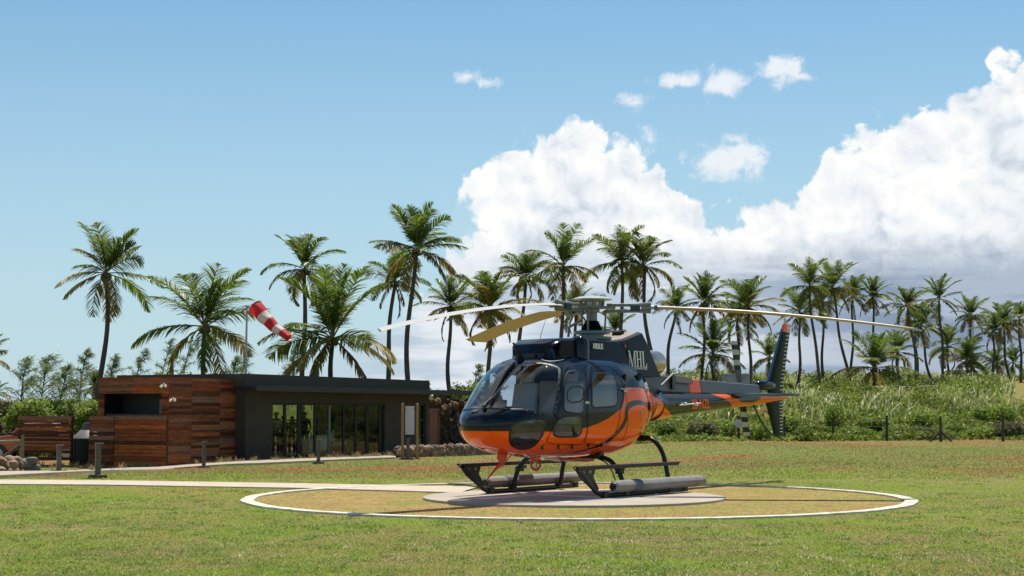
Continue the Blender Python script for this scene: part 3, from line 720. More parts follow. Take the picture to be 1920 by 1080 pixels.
for a_,b_ in ((d0,d1-.02),(d1+.02,d2)):
    mb=MB(); bm_box(mb,a_,b_,.30,.36,-.5,1.42); L_=(b_-a_)
    for z0,z1 in ((-.35,.35),(.5,1.28)):
        bm_box(mb,a_+L_*.15,b_-L_*.15,.275,.299,z0,z1)
    PD(mb.build('door_leaf',dm))
mb=MB(); bm_box(mb,d0-.08,d2+.1,.26,.38,1.425,1.52); bm_box(mb,d2+.005,d2+.1,.26,.38,-.5,1.42); PD(mb.build('door_frame',dm))

# ---------------------------------------------------------------- bollards, sign, windsock
bolm=mat('bollard_grey',(.13,.105,.09),.5,noise=4); plinth=mat('plinth',(.16,.12,.09),.9,noise=5)
for px,py0,py1,lb in ((110,888,836,'short grey bollard in front of the weathered dark board fence'),(183,897,833,'tallest looking grey bollard beside the path, nearest the camera'),(382,878,829,'grey bollard on the kerb in front of the timber wing'),(597,870,826,'grey bollard on the kerb before the glass doors'),(765,862,823,'grey bollard standing between the posts of the blank sign')):
    q=gpt(px,py0); h=(py0-py1)/2950*q.y
    t=thing('bollard',lb,'bollard',q,.4,'grey post bollards along the kerb')
    MB().box((0,0,.03),(.34,.34,.10)).build('base',plinth,t,bevel=.015)
    MB().box((0,0,h/2+.04),(.11,.11,h-.08)).build('post',bolm,t,bevel=.008)
    MB().box((0.02,-.02,h+.004),(.17,.15,.03)).build('cap',bolm,t,bevel=.005)
q=gpt(768,861.5); q0=gpt(754.5,861.5); q1=gpt(782,860.5); pole=mat('sign_post_wood',(.34,.21,.09),.7,noise=3,col2=(.24,.14,.06),scale3=(3,3,.5))
t=thing('sign_board','blank pale board between two round wooden posts','sign',q)
hh=104/2950*q.y
for r_ in (q0,q1):
    d=r_-q; MB().lathe([(.055,-.1),(.055,hh-.04),(.045,hh-.005),(.02,hh+.015)],(d.x,d.y,0),16).build('post',pole,t,smooth=40)
    MB().lathe([(.13,0),(.12,.05)],(d.x,d.y,-.01),16).build('footing',plinth,t)
w=(q1-q0).x/2-.065; z0=hh*.445; z1=hh*.955
MB().box((0,-.0,(z0+z1)/2),(2*w-.02,.02,z1-z0)).build('panel',mat('sign_face',(.50,.47,.53),.4),t)
mb=MB()
for sx in (-1,1):
    for z in (z0+.08,z1-.1): mb.box((sx*w,0,z),(.07,.05,.03))
mb.build('clamp',black,t)
# windsock
P0=at_y(460,702,67); tp=at_y(463,574,67)
t=thing('windsock_pole','slender grey windsock pole behind the pavilion roof','pole',(P0.x,P0.y,gz(P0.x,P0.y)))
polem=mat('pole_grey',(.42,.42,.42),.4); base=Vector(t.location)
MB().tube([(0,0,0),tp-base],[.06,.04],10).build('pole',polem,t,smooth=40)
mb=MB(); mb.lathe([(.10,-.03),(.10,.03)],tp-base,12); mb.build('swivel',polem,t)
a=at_y(478,576,66.8); b=at_y(541,632,66.2); d=(b-a); L=d.length; d.normalize(); 
sock=MB(); ns=20; nr=26; up=Vector((0,0,1)); s1_=d.cross(up).normalized(); s2_=s1_.cross(d)
for i in range(nr+1):
    f=i/nr; c_=a+d*L*f+Vector((0,0,-.10*math.sin(f*3.1)))+Vector((.0,0,.02*math.sin(f*17))); r_=.36*(1-f)+.20*f
    for k in range(ns):
        th=2*math.pi*k/ns; rr_=r_*(1+.05*math.sin(3*th+f*9)+.03*math.sin(5*th-f*21)); sock.v.append(c_+s1_*math.cos(th)*rr_+s2_*math.sin(th)*rr_*(.92-.15*f))
for i in range(nr):
    for k in range(ns): sock.f.append((i*ns+k,i*ns+(k+1)%ns,(i+1)*ns+(k+1)%ns,(i+1)*ns+k)); sock.m.append(int(i/nr*5)%2)
t=thing('windsock','red and white striped windsock hanging to the right of its pole','windsock',tp)
o=sock.build('sock',[leafmat('sock_red',[(.62,.03,.035),(.62,.03,.035)],.3),leafmat('sock_white',[(.78,.70,.62),(.78,.70,.62)],.3)],smooth=60); o.parent=t; o.matrix_parent_inverse=Matrix.Translation(-Vector(tp))
mb=MB(); ring=[a+s1_*math.cos(x)*.37+s2_*math.sin(x)*.345 for x in np.linspace(0,2*math.pi,25)]
mb.tube(ring,.018,6)
for k in range(0,24,6): mb.tube([ring[k],tp],.008,4)
o=mb.build('hoop',polem); o.parent=t; o.matrix_parent_inverse=Matrix.Translation(-Vector(tp))

# ---------------------------------------------------------------- furniture seen through the glass
def inside(px,dep): 
    """point behind the facade at pixel column px and depth d into the room"""
    s=onl(px,BA+NL*dep,E1); return BA+NL*dep+E1*s
cush=mat('cushion_cream',(.80,.76,.68),.9); ww=mat('chair_frame',(.20,.14,.08),.6)
def armchair(p,rz,label):
    t=thing('armchair',label,'chair',(p.x,p.y,GZ+.06),rz,'cream armchairs in the pavilion')
    M=Matrix.Rotation(R(-12),3,'X'); MB().box((0,0,.40),(.62,.62,.14),M=M).build('seat',cush,t,bevel=.03)
    M=Matrix.Rotation(R(68),3,'X'); MB().box((0,.33,.72),(.60,.62,.12),M=M).build('backrest',cush,t,bevel=.03)
    for sx in (-1,1):
        MB().tube([(sx*.36,-.34,0),(sx*.36,-.30,.56),(sx*.36,.30,.50),(sx*.36,.5,0)],.022,8).build('side_frame',ww,t)
    return t
armchair(inside(635,1.2),R(80),'cream lounge armchair with thin arms seen through the middle glass doors')
armchair(inside(604,1.7),R(-60),'cream armchair half hidden behind the bollard and a door frame')
p=inside(586,1.5); t=thing('sofa','low pale sofa back just inside the glass doors','sofa',(p.x,p.y,GZ+.06),R(66))
MB().box((0,0,.30),(1.3,.75,.30)).build('seat',cush,t,bevel=.05); MB().box((0,-.36,.5),(1.3,.16,.62)).build('backrest',cush,t,bevel=.05)
for sx in (-1,1): MB().box((sx*.7,0,.36),(.12,.75,.5)).build('armrest',cush,t,bevel=.04)
p=inside(706,.75); t=thing('potted_plant','leafy plant in a terracotta pot inside the right glass doors','plant',(p.x,p.y,GZ+.06))
MB().lathe([(.18,0),(.24,.42),(.26,.42),(.25,.5)],n=18).build('pot',mat('terracotta',(.42,.16,.09),.8),t,smooth=40)
Q=[];rg=np.random.default_rng(2)
for i in range(90):
    a_=rg.random()*6.28; e_=rg.random()*1.2+.2; L_=.3+rg.random()*.4; d=np.array([math.cos(a_)*math.cos(e_),math.sin(a_)*math.cos(e_),math.sin(e_)]); p0=np.array([0,0,.5]); Q.append([p0,p0+d*L_*.6,p0+d*L_])
dark_leaf=leafmat('indoor_leaf',[(.02,.05,.015),(.04,.09,.02)],.2)
Q=np.array(Q); npstrip('foliage',Q,np.tile([.05,.02,.0],(len(Q),1)),dark_leaf,t,taper=np.array([.3,1,.1]))
p=inside(660,1.6); t=thing('table','dark low table with a plant inside the pavilion','table',(p.x,p.y,GZ+.06),R(65))
MB().box((0,0,.72),(1.5,.6,.05)).build('tabletop',innerd,t)
for sx in (-.7,.7):
    for sy in (-.25,.25): MB().box((sx,sy,.35),(.05,.05,.7)).build('leg',innerd,t)
p=inside(681,1.9); t=thing('potted_plant','dark leafy plant on the table inside the pavilion','plant',(p.x,p.y,GZ+.82))
MB().lathe([(.10,0),(.13,.2)],n=14).build('pot',innerd,t); npstrip('foliage',Q*.7-np.array([0,0,.2]),np.tile([.05,.02,.0],(len(Q),1)),dark_leaf,t,taper=np.array([.3,1,.1]))

Pk=[gpt(px,py) for px,py in ((60,892),(230,881),(330,876),(480,868),(640,861.5),(742,858))]
rg=np.random.default_rng(8); P=[];W=[]
def tuft(p,n_,hm):
    for _ in range(n_):
        a=rg.random()*6.283; l_=rg.random()*.5; h=hm*(.4+.7*rg.random()); b=np.array([p.x+rg.normal()*.05,p.y+rg.normal()*.05,gz(p.x,p.y)])
        d=np.array([math.cos(a)*l_,math.sin(a)*l_,1.]); P.append([b,b+d*h*.6,b+d*h+np.array([math.cos(a)*h*.25,math.sin(a)*h*.25,-.1*h])]); W.append([.008,.003,0])
for k in range(150):
    i=min(4,int(rg.random()**.8*5)); q=Pk[i].lerp(Pk[i+1],rg.random()); q=q+Vector((rg.normal()*.15,.25+rg.random()*.7,0)); tuft(q,int(6+rg.random()*12),.12+.22*rg.random()**2)
for k in range(60):
    s_=rg.random()*7; q=FO+DL*s_-E1*(.12+.25*rg.random()); tuft(q,int(6+rg.random()*10),.12+.25*rg.random()**2)
tag(npstrip('dry_grass',np.array(P),np.array(W),leafmat('dry_leaf',[(.40,.26,.13),(.50,.36,.20),(.22,.24,.07),(.36,.20,.12)],.3),taper=np.array([1,.8,.2])),'dry reddish grass tufts along the kerb in front of the buildings','grass',kind='stuff')
# ---------------------------------------------------------------- helicopter (local frame: +x forward, +y port, z up; origin under the mast)
HX,HY,PHI=1.32,26.0,54.0
heli=thing('helicopter','black and orange single-rotor helicopter parked on the round concrete pad','helicopter',(HX,HY,.046),R(180+PHI))
navy=mat('paint_navy',(.004,.010,.022),.09,spec=.36); orange=mat('paint_orange',(.90,.115,.004),.10,spec=.36); blackp=mat('paint_black',(.006,.007,.007),.12,spec=.45)
dgrey=mat('paint_dark_grey',(.030,.030,.032),.35,coat=.4); seal=mat('rubber_seal',(.006,.006,.007),.5); gap_m=mat('panel_gap',(.004,.004,.004),.8)
skidm=mat('skid_black',(.009,.011,.010),.33,spec=.35); metal=mat('bare_metal',(.50,.47,.43),.32,metal=.9); steel=mat('hub_grey',(.22,.215,.20),.45,noise=9,col2=(.15,.145,.14))
white=mat('decal_white',(.80,.80,.78),.4); red=mat('red_paint',(.65,.03,.012),.3,coat=.5); interior=mat('cabin_trim',(.10,.11,.12),.7)
heliglass=glassmat('canopy_glass',(.66,.80,.92),f0=.05); sideglass=glassmat('door_glass',(.66,.70,.72),f0=.06)
T_=[ # f, zb, zt, w, zc, nt, nb
(3.18,1.11,1.11,.0,1.11,2,2),(3.165,1.01,1.20,.15,1.11,2,2),(3.12,.93,1.265,.275,1.12,2.1,2.1),(3.03,.86,1.325,.40,1.13,2.2,2.2),(2.94,.81,1.37,.49,1.14,2.2,2.3),(2.85,.775,1.42,.565,1.15,2.2,2.4),
(2.72,.74,1.545,.64,1.16,2.15,2.5),(2.57,.705,1.70,.71,1.18,2.15,2.55),(2.40,.67,1.865,.78,1.20,2.2,2.6),(2.25,.65,1.98,.83,1.22,2.3,2.6),(2.12,.63,2.06,.87,1.23,2.45,2.6),(1.85,.61,2.15,.92,1.24,2.7,2.6),
(1.5,.59,2.21,.94,1.24,2.8,2.6),(1.0,.575,2.245,.945,1.24,2.85,2.6),(.4,.575,2.25,.94,1.24,2.85,2.6),(.0,.60,2.24,.92,1.26,2.75,2.5),(-.3,.69,2.20,.86,1.3,2.6,2.4),(-.6,.82,2.12,.76,1.36,2.4,2.3),(-.9,.94,2.02,.63,1.42,2.3,2.2),
(-1.2,1.05,1.91,.49,1.45,2.2,2.1),(-1.5,1.13,1.83,.37,1.46,2.1,2.05),(-1.8,1.18,1.76,.29,1.47,2,2),(-2.1,1.21,1.73,.25,1.47,2,2),(-4,1.355,1.71,.17,1.53,2,2),(-6.1,1.50,1.71,.10,1.60,2,2),(-6.7,1.55,1.70,.07,1.62,2,2),(-7.15,1.60,1.67,.03,1.635,2,2)]
T_=sorted(T_,key=lambda t:-t[0]); SK=[math.sqrt(3.18-t[0]) for t in T_]; CC=[[t[i] for t in T_] for i in range(1,7)]
_c={}
def sec(f):
    k=round(f,5)
    if k not in _c: _c[k]=[pchip(SK,c_,math.sqrt(max(0,3.18-f))) for c_ in CC]
    return _c[k]
def SP(f,th,off=0.):
    zb,zt,w,zc,n1,n2=sec(f); s,c_=math.sin(th),math.cos(th); n_=n1 if s>=0 else n2; h=(zt-zc) if s>=0 else (zc-zb)
    p=Vector((f,w*math.copysign(abs(c_)**(2/n_),c_),zc+h*math.copysign(abs(s)**(2/n_),s)))
    if off:
        e=.012; a=SP(f+e,th)-SP(f-e,th); 
        b=SP(f,th+e)-SP(f,th-e); nn=a.cross(b)
        if nn.length>1e-9:
            nn.normalize(); ctr=Vector((f,0,zc))
            if nn.dot(p-ctr)<0: nn=-nn
            p=p+nn*off
    return p
def TH(f,z):
    zb,zt,w,zc,n1,n2=sec(f)
    if z>=zc: r=min(1,(z-zc)/max(1e-6,zt-zc)); return math.asin(r**(n1/2))
    r=min(1,(zc-z)/max(1e-6,zc-zb)); return -math.asin(r**(n2/2))
def FT(poly,mirror=False):
    q=[(f,TH(f,z)) for f,z in poly]
    return [(f,math.pi-t) for f,t in q] if mirror else q
# station and angle grids
fs=[3.18-(i/36)**2*.24 for i in range(37)]+list(np.arange(2.925,-1.9,-.0165)); fs=[float(x) for x in fs]
# near uniform arc sampling of theta
tt=[]; K_=300; ref=1.5; fine_=[SP(ref,-math.pi/2+2*math.pi*i/6000) for i in range(6001)]; L_=[0]
for a,b in zip(fine_,fine_[1:]): L_.append(L_[-1]+(b-a).length)
j=0
for k in range(K_):
    t=L_[-1]*k/K_
    while L_[j+1]<t: j+=1
    tt.append(-math.pi/2+2*math.pi*(j+(t-L_[j])/(L_[j+1]-L_[j]))/6000)
tt=[t+1e-4 for t in tt]
# paint: (f,z) polygons on the side view
B_=[(3.5,1.03),(2.6,1.025),(2.05,1.01),(1.64,1.06),(1.3,1.125),(.99,1.21),(.76,1.30),(.58,1.37),(.50,1.5),(.45,1.63),(.42,1.705),(-.1,1.706),(-.40,1.67),(-1.08,1.60),(-1.56,1.53),(-1.75,1.48),(-1.9,1.42),(-2.26,1.30),(-2.6,1.23),(-2.65,1.0)]
def Bz(f):
    if f>=3.5: return 1.03
    if f<=-2.65: return -1
    for (a,za),(b,zb_) in zip(B_,B_[1:]):
        if b<=f<=a: return za+(zb_-za)*(a-f)/(a-b)
def paint(p):
    if p.z<Bz(p.x): return 1
    return 0
def body_paint():
    m=mat('paint_body',(0,0,0),.08,spec=.36); n,l=nt(m); tc=n.new('ShaderNodeTexCoord'); sp_=n.new('ShaderNodeSeparateXYZ'); l.new(tc.outputs['Object'],sp_.inputs[0])
    mr=n.new('ShaderNodeMapRange'); mr.inputs['From Min'].default_value=-2.7; mr.inputs['From Max'].default_value=3.5; l.new(sp_.outputs[0],mr.inputs['Value'])
    fc=n.new('ShaderNodeFloatCurve'); cv=fc.mapping.curves[0]; pts=sorted([((f+2.7)/6.2,z/2) for f,z in B_ if f>-2.64])
    cv.points[0].location=(0,.45); cv.points[1].location=(1,pts[-1][1])
    for p in pts[:-1]: cv.points.new(*p)
    for p in cv.points: p.handle_type='VECTOR'
    fc.mapping.update(); l.new(mr.outputs[0],fc.inputs['Value'])
    a=n.new('ShaderNodeMath'); a.operation='MULTIPLY'; a.inputs[1].default_value=2; l.new(fc.outputs[0],a.inputs[0])
    b=n.new('ShaderNodeMath'); b.operation='LESS_THAN'; l.new(sp_.outputs[2],b.inputs[0]); l.new(a.outputs[0],b.inputs[1])
    mx=n.new('ShaderNodeMix'); mx.data_type='RGBA'; mx.inputs[6].default_value=(.004,.010,.022,1); mx.inputs[7].default_value=(.95,.115,.003,1); l.new(b.outputs[0],mx.inputs[0]); l.new(mx.outputs[2],n['Principled BSDF'].inputs['Base Color'])
    return m
bodym=body_paint()
def polyres(poly,step=.03):
    out=[]; n_=len(poly)
    for i in range(n_):
        a,b=poly[i],poly[(i+1)%n_]; A=SP(*a); Bq=SP(*b); k=max(1,int((A-Bq).length/step))
        for t in range(k): out.append((a[0]+(b[0]-a[0])*t/k,a[1]+(b[1]-a[1])*t/k))
    return out
WINS={}
def DG(p,mir=False): return [(f,math.pi-R(t)) if mir else (f,R(t)) for f,t in p]
win1=[(2.107,9.5),(2.112,7.0),(2.103,4.9),(2.081,3.4),(2.045,2.5),(1.996,1.9),(1.945,1.5),(1.89,1.2),(1.831,1.0),(1.769,0.9),(1.721,1.1),(1.687,1.7),(1.667,2.8),(1.662,4.4),(1.652,6.7),(1.636,9.7),(1.612,13.5),(1.575,18.2),(1.544,22.6),(1.52,26.6),(1.506,30.0),(1.506,32.6),(1.515,34.9),(1.531,36.9),(1.558,38.4),(1.595,39.5),(1.634,40.4),(1.677,41.1),(1.722,41.6),(1.771,42.0),(1.821,41.2),(1.872,39.4),(1.919,36.7),(1.961,33.1),(1.996,29.6),(2.026,26.0),(2.052,22.4),(2.072,18.8),(2.087,15.4),(2.099,12.3)]
win2=[(1.36,23.5),(1.299,30.8),(1.193,34.7),(1.059,34.5),(0.903,34.6),(0.728,34.8),(0.657,30.6),(0.667,23.0),(0.681,15.9),(0.702,9.2),(0.723,5.8),(0.757,4.6),(0.869,3.9),(1.056,3.6),(1.223,3.5),(1.371,3.4),(1.443,5.0),(1.434,8.7),(1.42,12.9),(1.398,17.6)]
lowwin=[(2.289,-12.2),(2.288,-9.1),(2.28,-6.5),(2.267,-4.4),(2.248,-2.7),(2.224,-1.3),(2.195,-0.5),(2.158,-0.0),(2.113,0.2),(2.06,0.3),(2.005,0.3),(1.949,0.3),(1.89,0.3),(1.826,0.3),(1.777,0.1),(1.742,-0.4),(1.723,-1.9),(1.717,-4.4),(1.712,-7.3),(1.708,-10.3),(1.704,-13.4),(1.7,-16.6),(1.713,-19.2),(1.745,-21.2),(1.797,-22.3),(1.869,-22.7),(1.937,-22.9),(2.003,-23.0),(2.066,-23.1),(2.127,-23.1),(2.176,-22.9),(2.213,-22.2),(2.241,-21.1),(2.259,-19.6),(2.274,-17.6),(2.284,-15.1)]
chin=[(2.94,-16.6),(2.943,-10.6),(2.938,-5.8),(2.925,-2.3),(2.905,-0.2),(2.878,1.6),(2.846,3.3),(2.808,4.4),(2.764,4.9),(2.715,4.8),(2.665,4.3),(2.615,3.5),(2.564,2.7),(2.513,1.9),(2.475,0.8),(2.451,-0.2),(2.441,-1.4),(2.444,-3.4),(2.449,-5.9),(2.455,-8.8),(2.46,-12.2),(2.464,-16.1),(2.47,-20.4),(2.475,-25.1),(2.478,-30.4),(2.478,-36.2),(2.48,-41.7),(2.485,-46.8),(2.495,-51.4),(2.512,-55.5),(2.534,-58.6),(2.564,-60.5),(2.605,-61.1),(2.657,-60.2),(2.706,-58.7),(2.75,-56.6),(2.79,-53.7),(2.824,-50.2),(2.853,-46.5),(2.876,-42.3),(2.896,-37.9),(2.91,-33.1),(2.923,-27.9),(2.933,-22.4)]
fdoor=chaikin([(2.22,3),(2.32,-8),(2.36,-30),(2.28,-36),(1.96,-36),(1.60,-36),(1.54,-33),(1.555,-12),(1.60,3),(1.52,22),(1.31,42),(1.33,46),(1.42,48),(1.72,50),(1.84,48),(1.96,38),(2.08,24)],1)
rdoor=chaikin([(1.515,-36),(1.53,-12),(1.57,3),(1.49,22),(1.27,42),(1.20,46),(.66,46),(.57,43),(.50,32),(.47,17),(.56,8),(.65,1),(.72,-12),(.76,-22),(.80,-36)],1)
def ws(mirror):
    q=chaikin([(2.955,87),(2.955,87),(2.945,77),(2.86,44),(2.64,15),(2.48,6.5),(2.36,3.5),(2.31,4.5),(2.25,12),(2.17,24),(2.06,36),(1.95,46),(1.915,50),(1.935,55),(2.0,66),(2.08,76),(2.17,87),(2.17,87)],1)
    return DG(q,mirror)
glasses=[('windscreen',ws(False),heliglass),('windscreen',ws(True),heliglass)]
holes=[polyres(g[1]) for g in glasses]
for mir in (False,True):
    for nm,pl in (('lower_door_window',lowwin),('chin_window',chin)): holes.append(DG(pl,mir))
wh=[DG(win1),DG(win2),DG(win1,True),DG(win2,True)]
holes+=wh
sky_roof=[(2.0-.0+.30*math.cos(a)-.33, math.pi/2-.36+.17*math.sin(a)) for a in np.linspace(0,2*math.pi,28,endpoint=False)]
sky_roof=[(1.70+.22*math.cos(a), R(72)+R(9)*math.sin(a)) for a in np.linspace(0,2*math.pi,28,endpoint=False)]
holes.append(sky_roof); sky2=[(f,math.pi-t) for f,t in sky_roof]; holes.append(sky2)
hb=[(min(p[0] for p in h),max(p[0] for p in h),min(p[1] for p in h),max(p[1] for p in h)) for h in holes]
doors=[('front_door',DG(fdoor)),('rear_door',DG(rdoor)),('front_door',DG(fdoor,True)),('rear_door',DG(rdoor,True))]
db=[(min(p[0] for p in h),max(p[0] for p in h),min(p[1] for p in h),max(p[1] for p in h)) for _,h in doors]
def inb(f,t,b): return b[0]<=f<=b[1] and b[2]<=t<=b[3]
nT=len(tt); V=[SP(f,t) for f in fs for t in tt]
groups={k:([],[]) for k in ['fuselage',0,1,2,3]}
for i in range(len(fs)-1):
    fm=(fs[i]+fs[i+1])/2
    for k in range(nT):
        k2=(k+1)%nT; t1=tt[k2] if k2 else tt[0]+2*math.pi; tm=(tt[k]+t1)/2
        if any(inb(fm,tm,b) and inpoly(fm,tm,h) for b,h in zip(hb,holes)): continue
        key='fuselage'
        for q in range(4):
            if inb(fm,tm,db[q]) and inpoly(fm,tm,doors[q][1]): key=q; break
        fc=(i*nT+k,i*nT+k2,(i+1)*nT+k2,(i+1)*nT+k)
        c_=(V[fc[0]]+V[fc[2]])/2
        groups[key][0].append(fc); groups[key][1].append(paint(c_))
def sub(name,fl,ml,parent,mats):
    idx={}; vs=[]; nf=[]
    for f_ in fl:
        q=[]
        for v in f_:
            if v not in idx: idx[v]=len(vs); vs.append(V[v])
            q.append(idx[v])
        nf.append(tuple(q))
    mb=MB(); mb.v=[tuple(v) for v in vs]; mb.f=nf; mb.m=ml
    return mb.build(name,mats,parent,smooth=50)
fus=sub('fuselage',groups['fuselage'][0],[0]*len(groups['fuselage'][0]),heli,[bodym])
dob=[sub(doors[q][0],groups[q][0],[0]*len(groups[q][0]),heli,[bodym]) for q in range(4)]
dob[2]['label']='front door on the far side'; dob[3]['label']='rear door on the far side'; dob[0]['label']='front door on the near side'; dob[1]['label']='rear door on the near side'
def glasspatch(name,poly,m,parent,off=.004,cols=40,shrink=None):
    """glass following the skin: polygon filled by scan cells in (f,theta)"""
    f0,f1=min(p[0] for p in poly)-.005,max(p[0] for p in poly)+.005; t0,t1=min(p[1] for p in poly)-.005,max(p[1] for p in poly)+.005
    nf=max(8,int((f1-f0)/.017)); nt_=max(8,int((t1-t0)/.014)); idx={}; mb=MB()
    def vid(i,k):
        if (i,k) not in idx: idx[(i,k)]=len(mb.v); mb.v.append(tuple(SP(f0+(f1-f0)*i/nf,t0+(t1-t0)*k/nt_,off)))
        return idx[(i,k)]
    for i in range(nf):
        for k in range(nt_):
            if inpoly(f0+(f1-f0)*(i+.5)/nf,t0+(t1-t0)*(k+.5)/nt_,poly): mb.f.append((vid(i,k),vid(i+1,k),vid(i+1,k+1),vid(i,k+1))); mb.m.append(0)
    return mb.build(name,m,parent,smooth=60)
def ribbon(name,path,wid,m,parent,off=.008,closed=True,step=.02,mb=None,dome=.004):
    """band of width wid following a (f,theta) path over the skin"""
    own=mb is None
    if own: mb=MB()
    pts=[]; n_=len(path); W=[]
    for i in range(n_ if closed else n_-1):
        a,b=path[i],path[(i+1)%n_]; k=max(1,int((SP(a[0],a[1])-SP(b[0],b[1])).length/step))
        for t in range(k):
            u=t/k; pts.append((a[0]+(b[0]-a[0])*u,a[1]+(b[1]-a[1])*u)); W.append((a[2]+(b[2]-a[2])*u) if len(a)>2 else wid)
    if not closed: pts.append(path[-1][:2]); W.append(path[-1][2] if len(path[-1])>2 else wid)
    P=[SP(f,t,off) for f,t in pts]; Q=[SP(f,t,off+.02) for f,t in pts]; base=len(mb.v); N_=len(P)
    for i in range(N_):
        a=P[i-1] if (i or closed) else P[i]; b=P[(i+1)%N_] if (i<N_-1 or closed) else P[i]
        tg=(b-a); tg=tg.normalized() if tg.length>1e-9 else Vector((1,0,0)); nn=(Q[i]-P[i]).normalized(); sd=nn.cross(tg).normalized()*W[i]/2
        mb.v+= [tuple(P[i]-sd-nn*dome),tuple(P[i]),tuple(P[i]+sd-nn*dome)]
    for i in range(N_ if closed else N_-1):
        j=(i+1)%N_
        for k in (0,1): mb.f.append((base+3*i+k,base+3*i+k+1,base+3*j+k+1,base+3*j+k)); mb.m.append(0)
    return mb.build(name,m,parent,smooth=60) if own else None
for g in glasses:
    o=glasspatch('windscreen',g[1],heliglass,heli); ribbon('seal',g[1],.042,seal,o)
    # rivets round the screen
    mb=MB(); pl=polyres(g[1],.075)
    for f,t in pl:
        p=SP(f,t,.011); mb.box(p,(.009,.009,.009),0)
    mb.build('rivets',mat('rivet',(.6,.6,.6),.3,metal=.7),o)
for q,(mir,pl,nm) in enumerate(((False,win1,'window'),(False,win2,'window'),(True,win1,'window'),(True,win2,'window'))):
    par=dob[{0:0,1:1,2:2,3:3}[q]]; P2=DG(pl,mir); o=glasspatch(nm,P2,sideglass,par); ribbon('window_seal',P2,.03,seal,par)
    if pl is win1:
        s_=chaikin([(2.055,9),(1.985,24),(1.60,21),(1.66,8)],1); ribbon('sliding_pane_frame',DG(s_,mir),.022,seal,par,off=.012)
for mir in (False,True):
    par=dob[2 if mir else 0]; P2=DG(lowwin,mir); glasspatch('lower_window',P2,sideglass,par); ribbon('window_seal',P2,.035,seal,par)
    P2=DG(chin,mir); o=glasspatch('chin_window',P2,sideglass,heli); ribbon('seal',P2,.035,seal,o)
    for q,pl in ((0,fdoor),(1,rdoor)): ribbon('door_gap',DG(pl,mir),.013,gap_m,dob[q+(2 if mir else 0)],off=.006)
    P2=sky2 if mir else sky_roof; o=glasspatch('roof_window',P2,heliglass,heli); ribbon('seal',P2,.026,seal,o)
# black swoosh with variable width, both sides
sw=[(1.60,-74,.004),(1.50,-57,.03),(1.28,-46,.05),(1.0,-36,.06),(.76,-22,.075),(.58,-10,.085),(.47,-2,.085),(.44,2,.09),(.36,4.5,.095),(.22,6,.085),(.02,6.5,.07),(-.2,5.5,.055),(-.42,2,.035),(-.6,-4,.008)]
def sp2(pts,k=6):
    out=[]
    n_=len(pts)
    for i in range(n_-1):
        p0,p1,p2,p3=pts[max(i-1,0)],pts[i],pts[i+1],pts[min(i+2,n_-1)]
        for t in range(k):
            u=t/k; out.append(tuple(.5*((2*p1[j])+(-p0[j]+p2[j])*u+(2*p0[j]-5*p1[j]+4*p2[j]-p3[j])*u*u+(-p0[j]+3*p1[j]-3*p2[j]+p3[j])*u**3) for j in range(len(p1))))
    return out+[pts[-1]]
for mir in (False,True):
    q=[(f,(math.pi-R(t)) if mir else R(t),w) for f,t,w in sp2(sw)]; ribbon('swoosh_stripe',q,.05,blackp,heli,off=.006,closed=False,dome=.001)
# panel lines on the aft body
for pl in ([(.44,.86),(.40,1.2),(.43,1.5),(.42,1.75)],[(-.30,.80),(-.42,1.2),(-.42,1.5),(-.28,1.72)],[(-.75,.95),(-.80,1.2),(-.82,1.45),(-.70,1.66)],[(.42,1.715),(.1,1.715),(-.3,1.705)],[(2.36,.83),(2.2,.815),(1.6,.81),(.8,.83)],[(-1.28,1.1),(-1.33,1.4),(-1.25,1.7)]):
    ribbon('panel_line',[(f,TH(f,z)) for f,z in sp2(pl,3)],.008,gap_m,heli,off=.005,closed=False)
capm=mat('cap_grey',(.38,.33,.30),.4)
for f,z,r_ in ((-.02,1.30,.02),(-.05,1.18,.014),(-.30,1.17,.014),(-.10,1.06,.02),(.40,1.06,.018),(-.40,1.66,.04),(-.45,1.50,.016)):
    p=SP(f,TH(f,z),.004); MB().tube([p,p+Vector((0,.012,0))],r_,12).build('access_cap',capm,heli)
mb=MB()   # door hinges / latches
for f in (2.34,2.05,1.75): 
    p=SP(f,TH(f,.80),.012); mb.box(p,(.022,.03,.09),0)
for f in (1.35,1.0): 
    p=SP(f,TH(f,.81),.012); mb.box(p,(.018,.03,.07),0)
mb.build('hinge',blackp,heli)
mb=MB()
for f,z in ((.47,1.64),(1.60,1.45)): p=SP(f,TH(f,z),.02); mb.box(p,(.10,.03,.035),0)
mb.build('door_handle',metal,heli,bevel=.006)
mb=MB(); mb.tube([SP(.62,TH(.62,1.665),.03),SP(-.05,TH(-.05,1.67),.03)],.009,8); 
mb.build('sliding_rail',mat('rail_grey',(.35,.35,.35),.35,metal=.6),heli)
mb=MB(); mb.box(SP(-.44,TH(-.44,1.40),.01),(.05,.03,.13),0); mb.box(SP(-.22,TH(-.22,1.88),.01),(.05,.04,.11),0); mb.box(SP(.36,TH(.36,1.86),.01),(.05,.03,.1),0); mb.box(SP(-.10,TH(-.10,1.86),.01),(.045,.04,.11),0)
mb.build('air_slot',gap_m,heli)
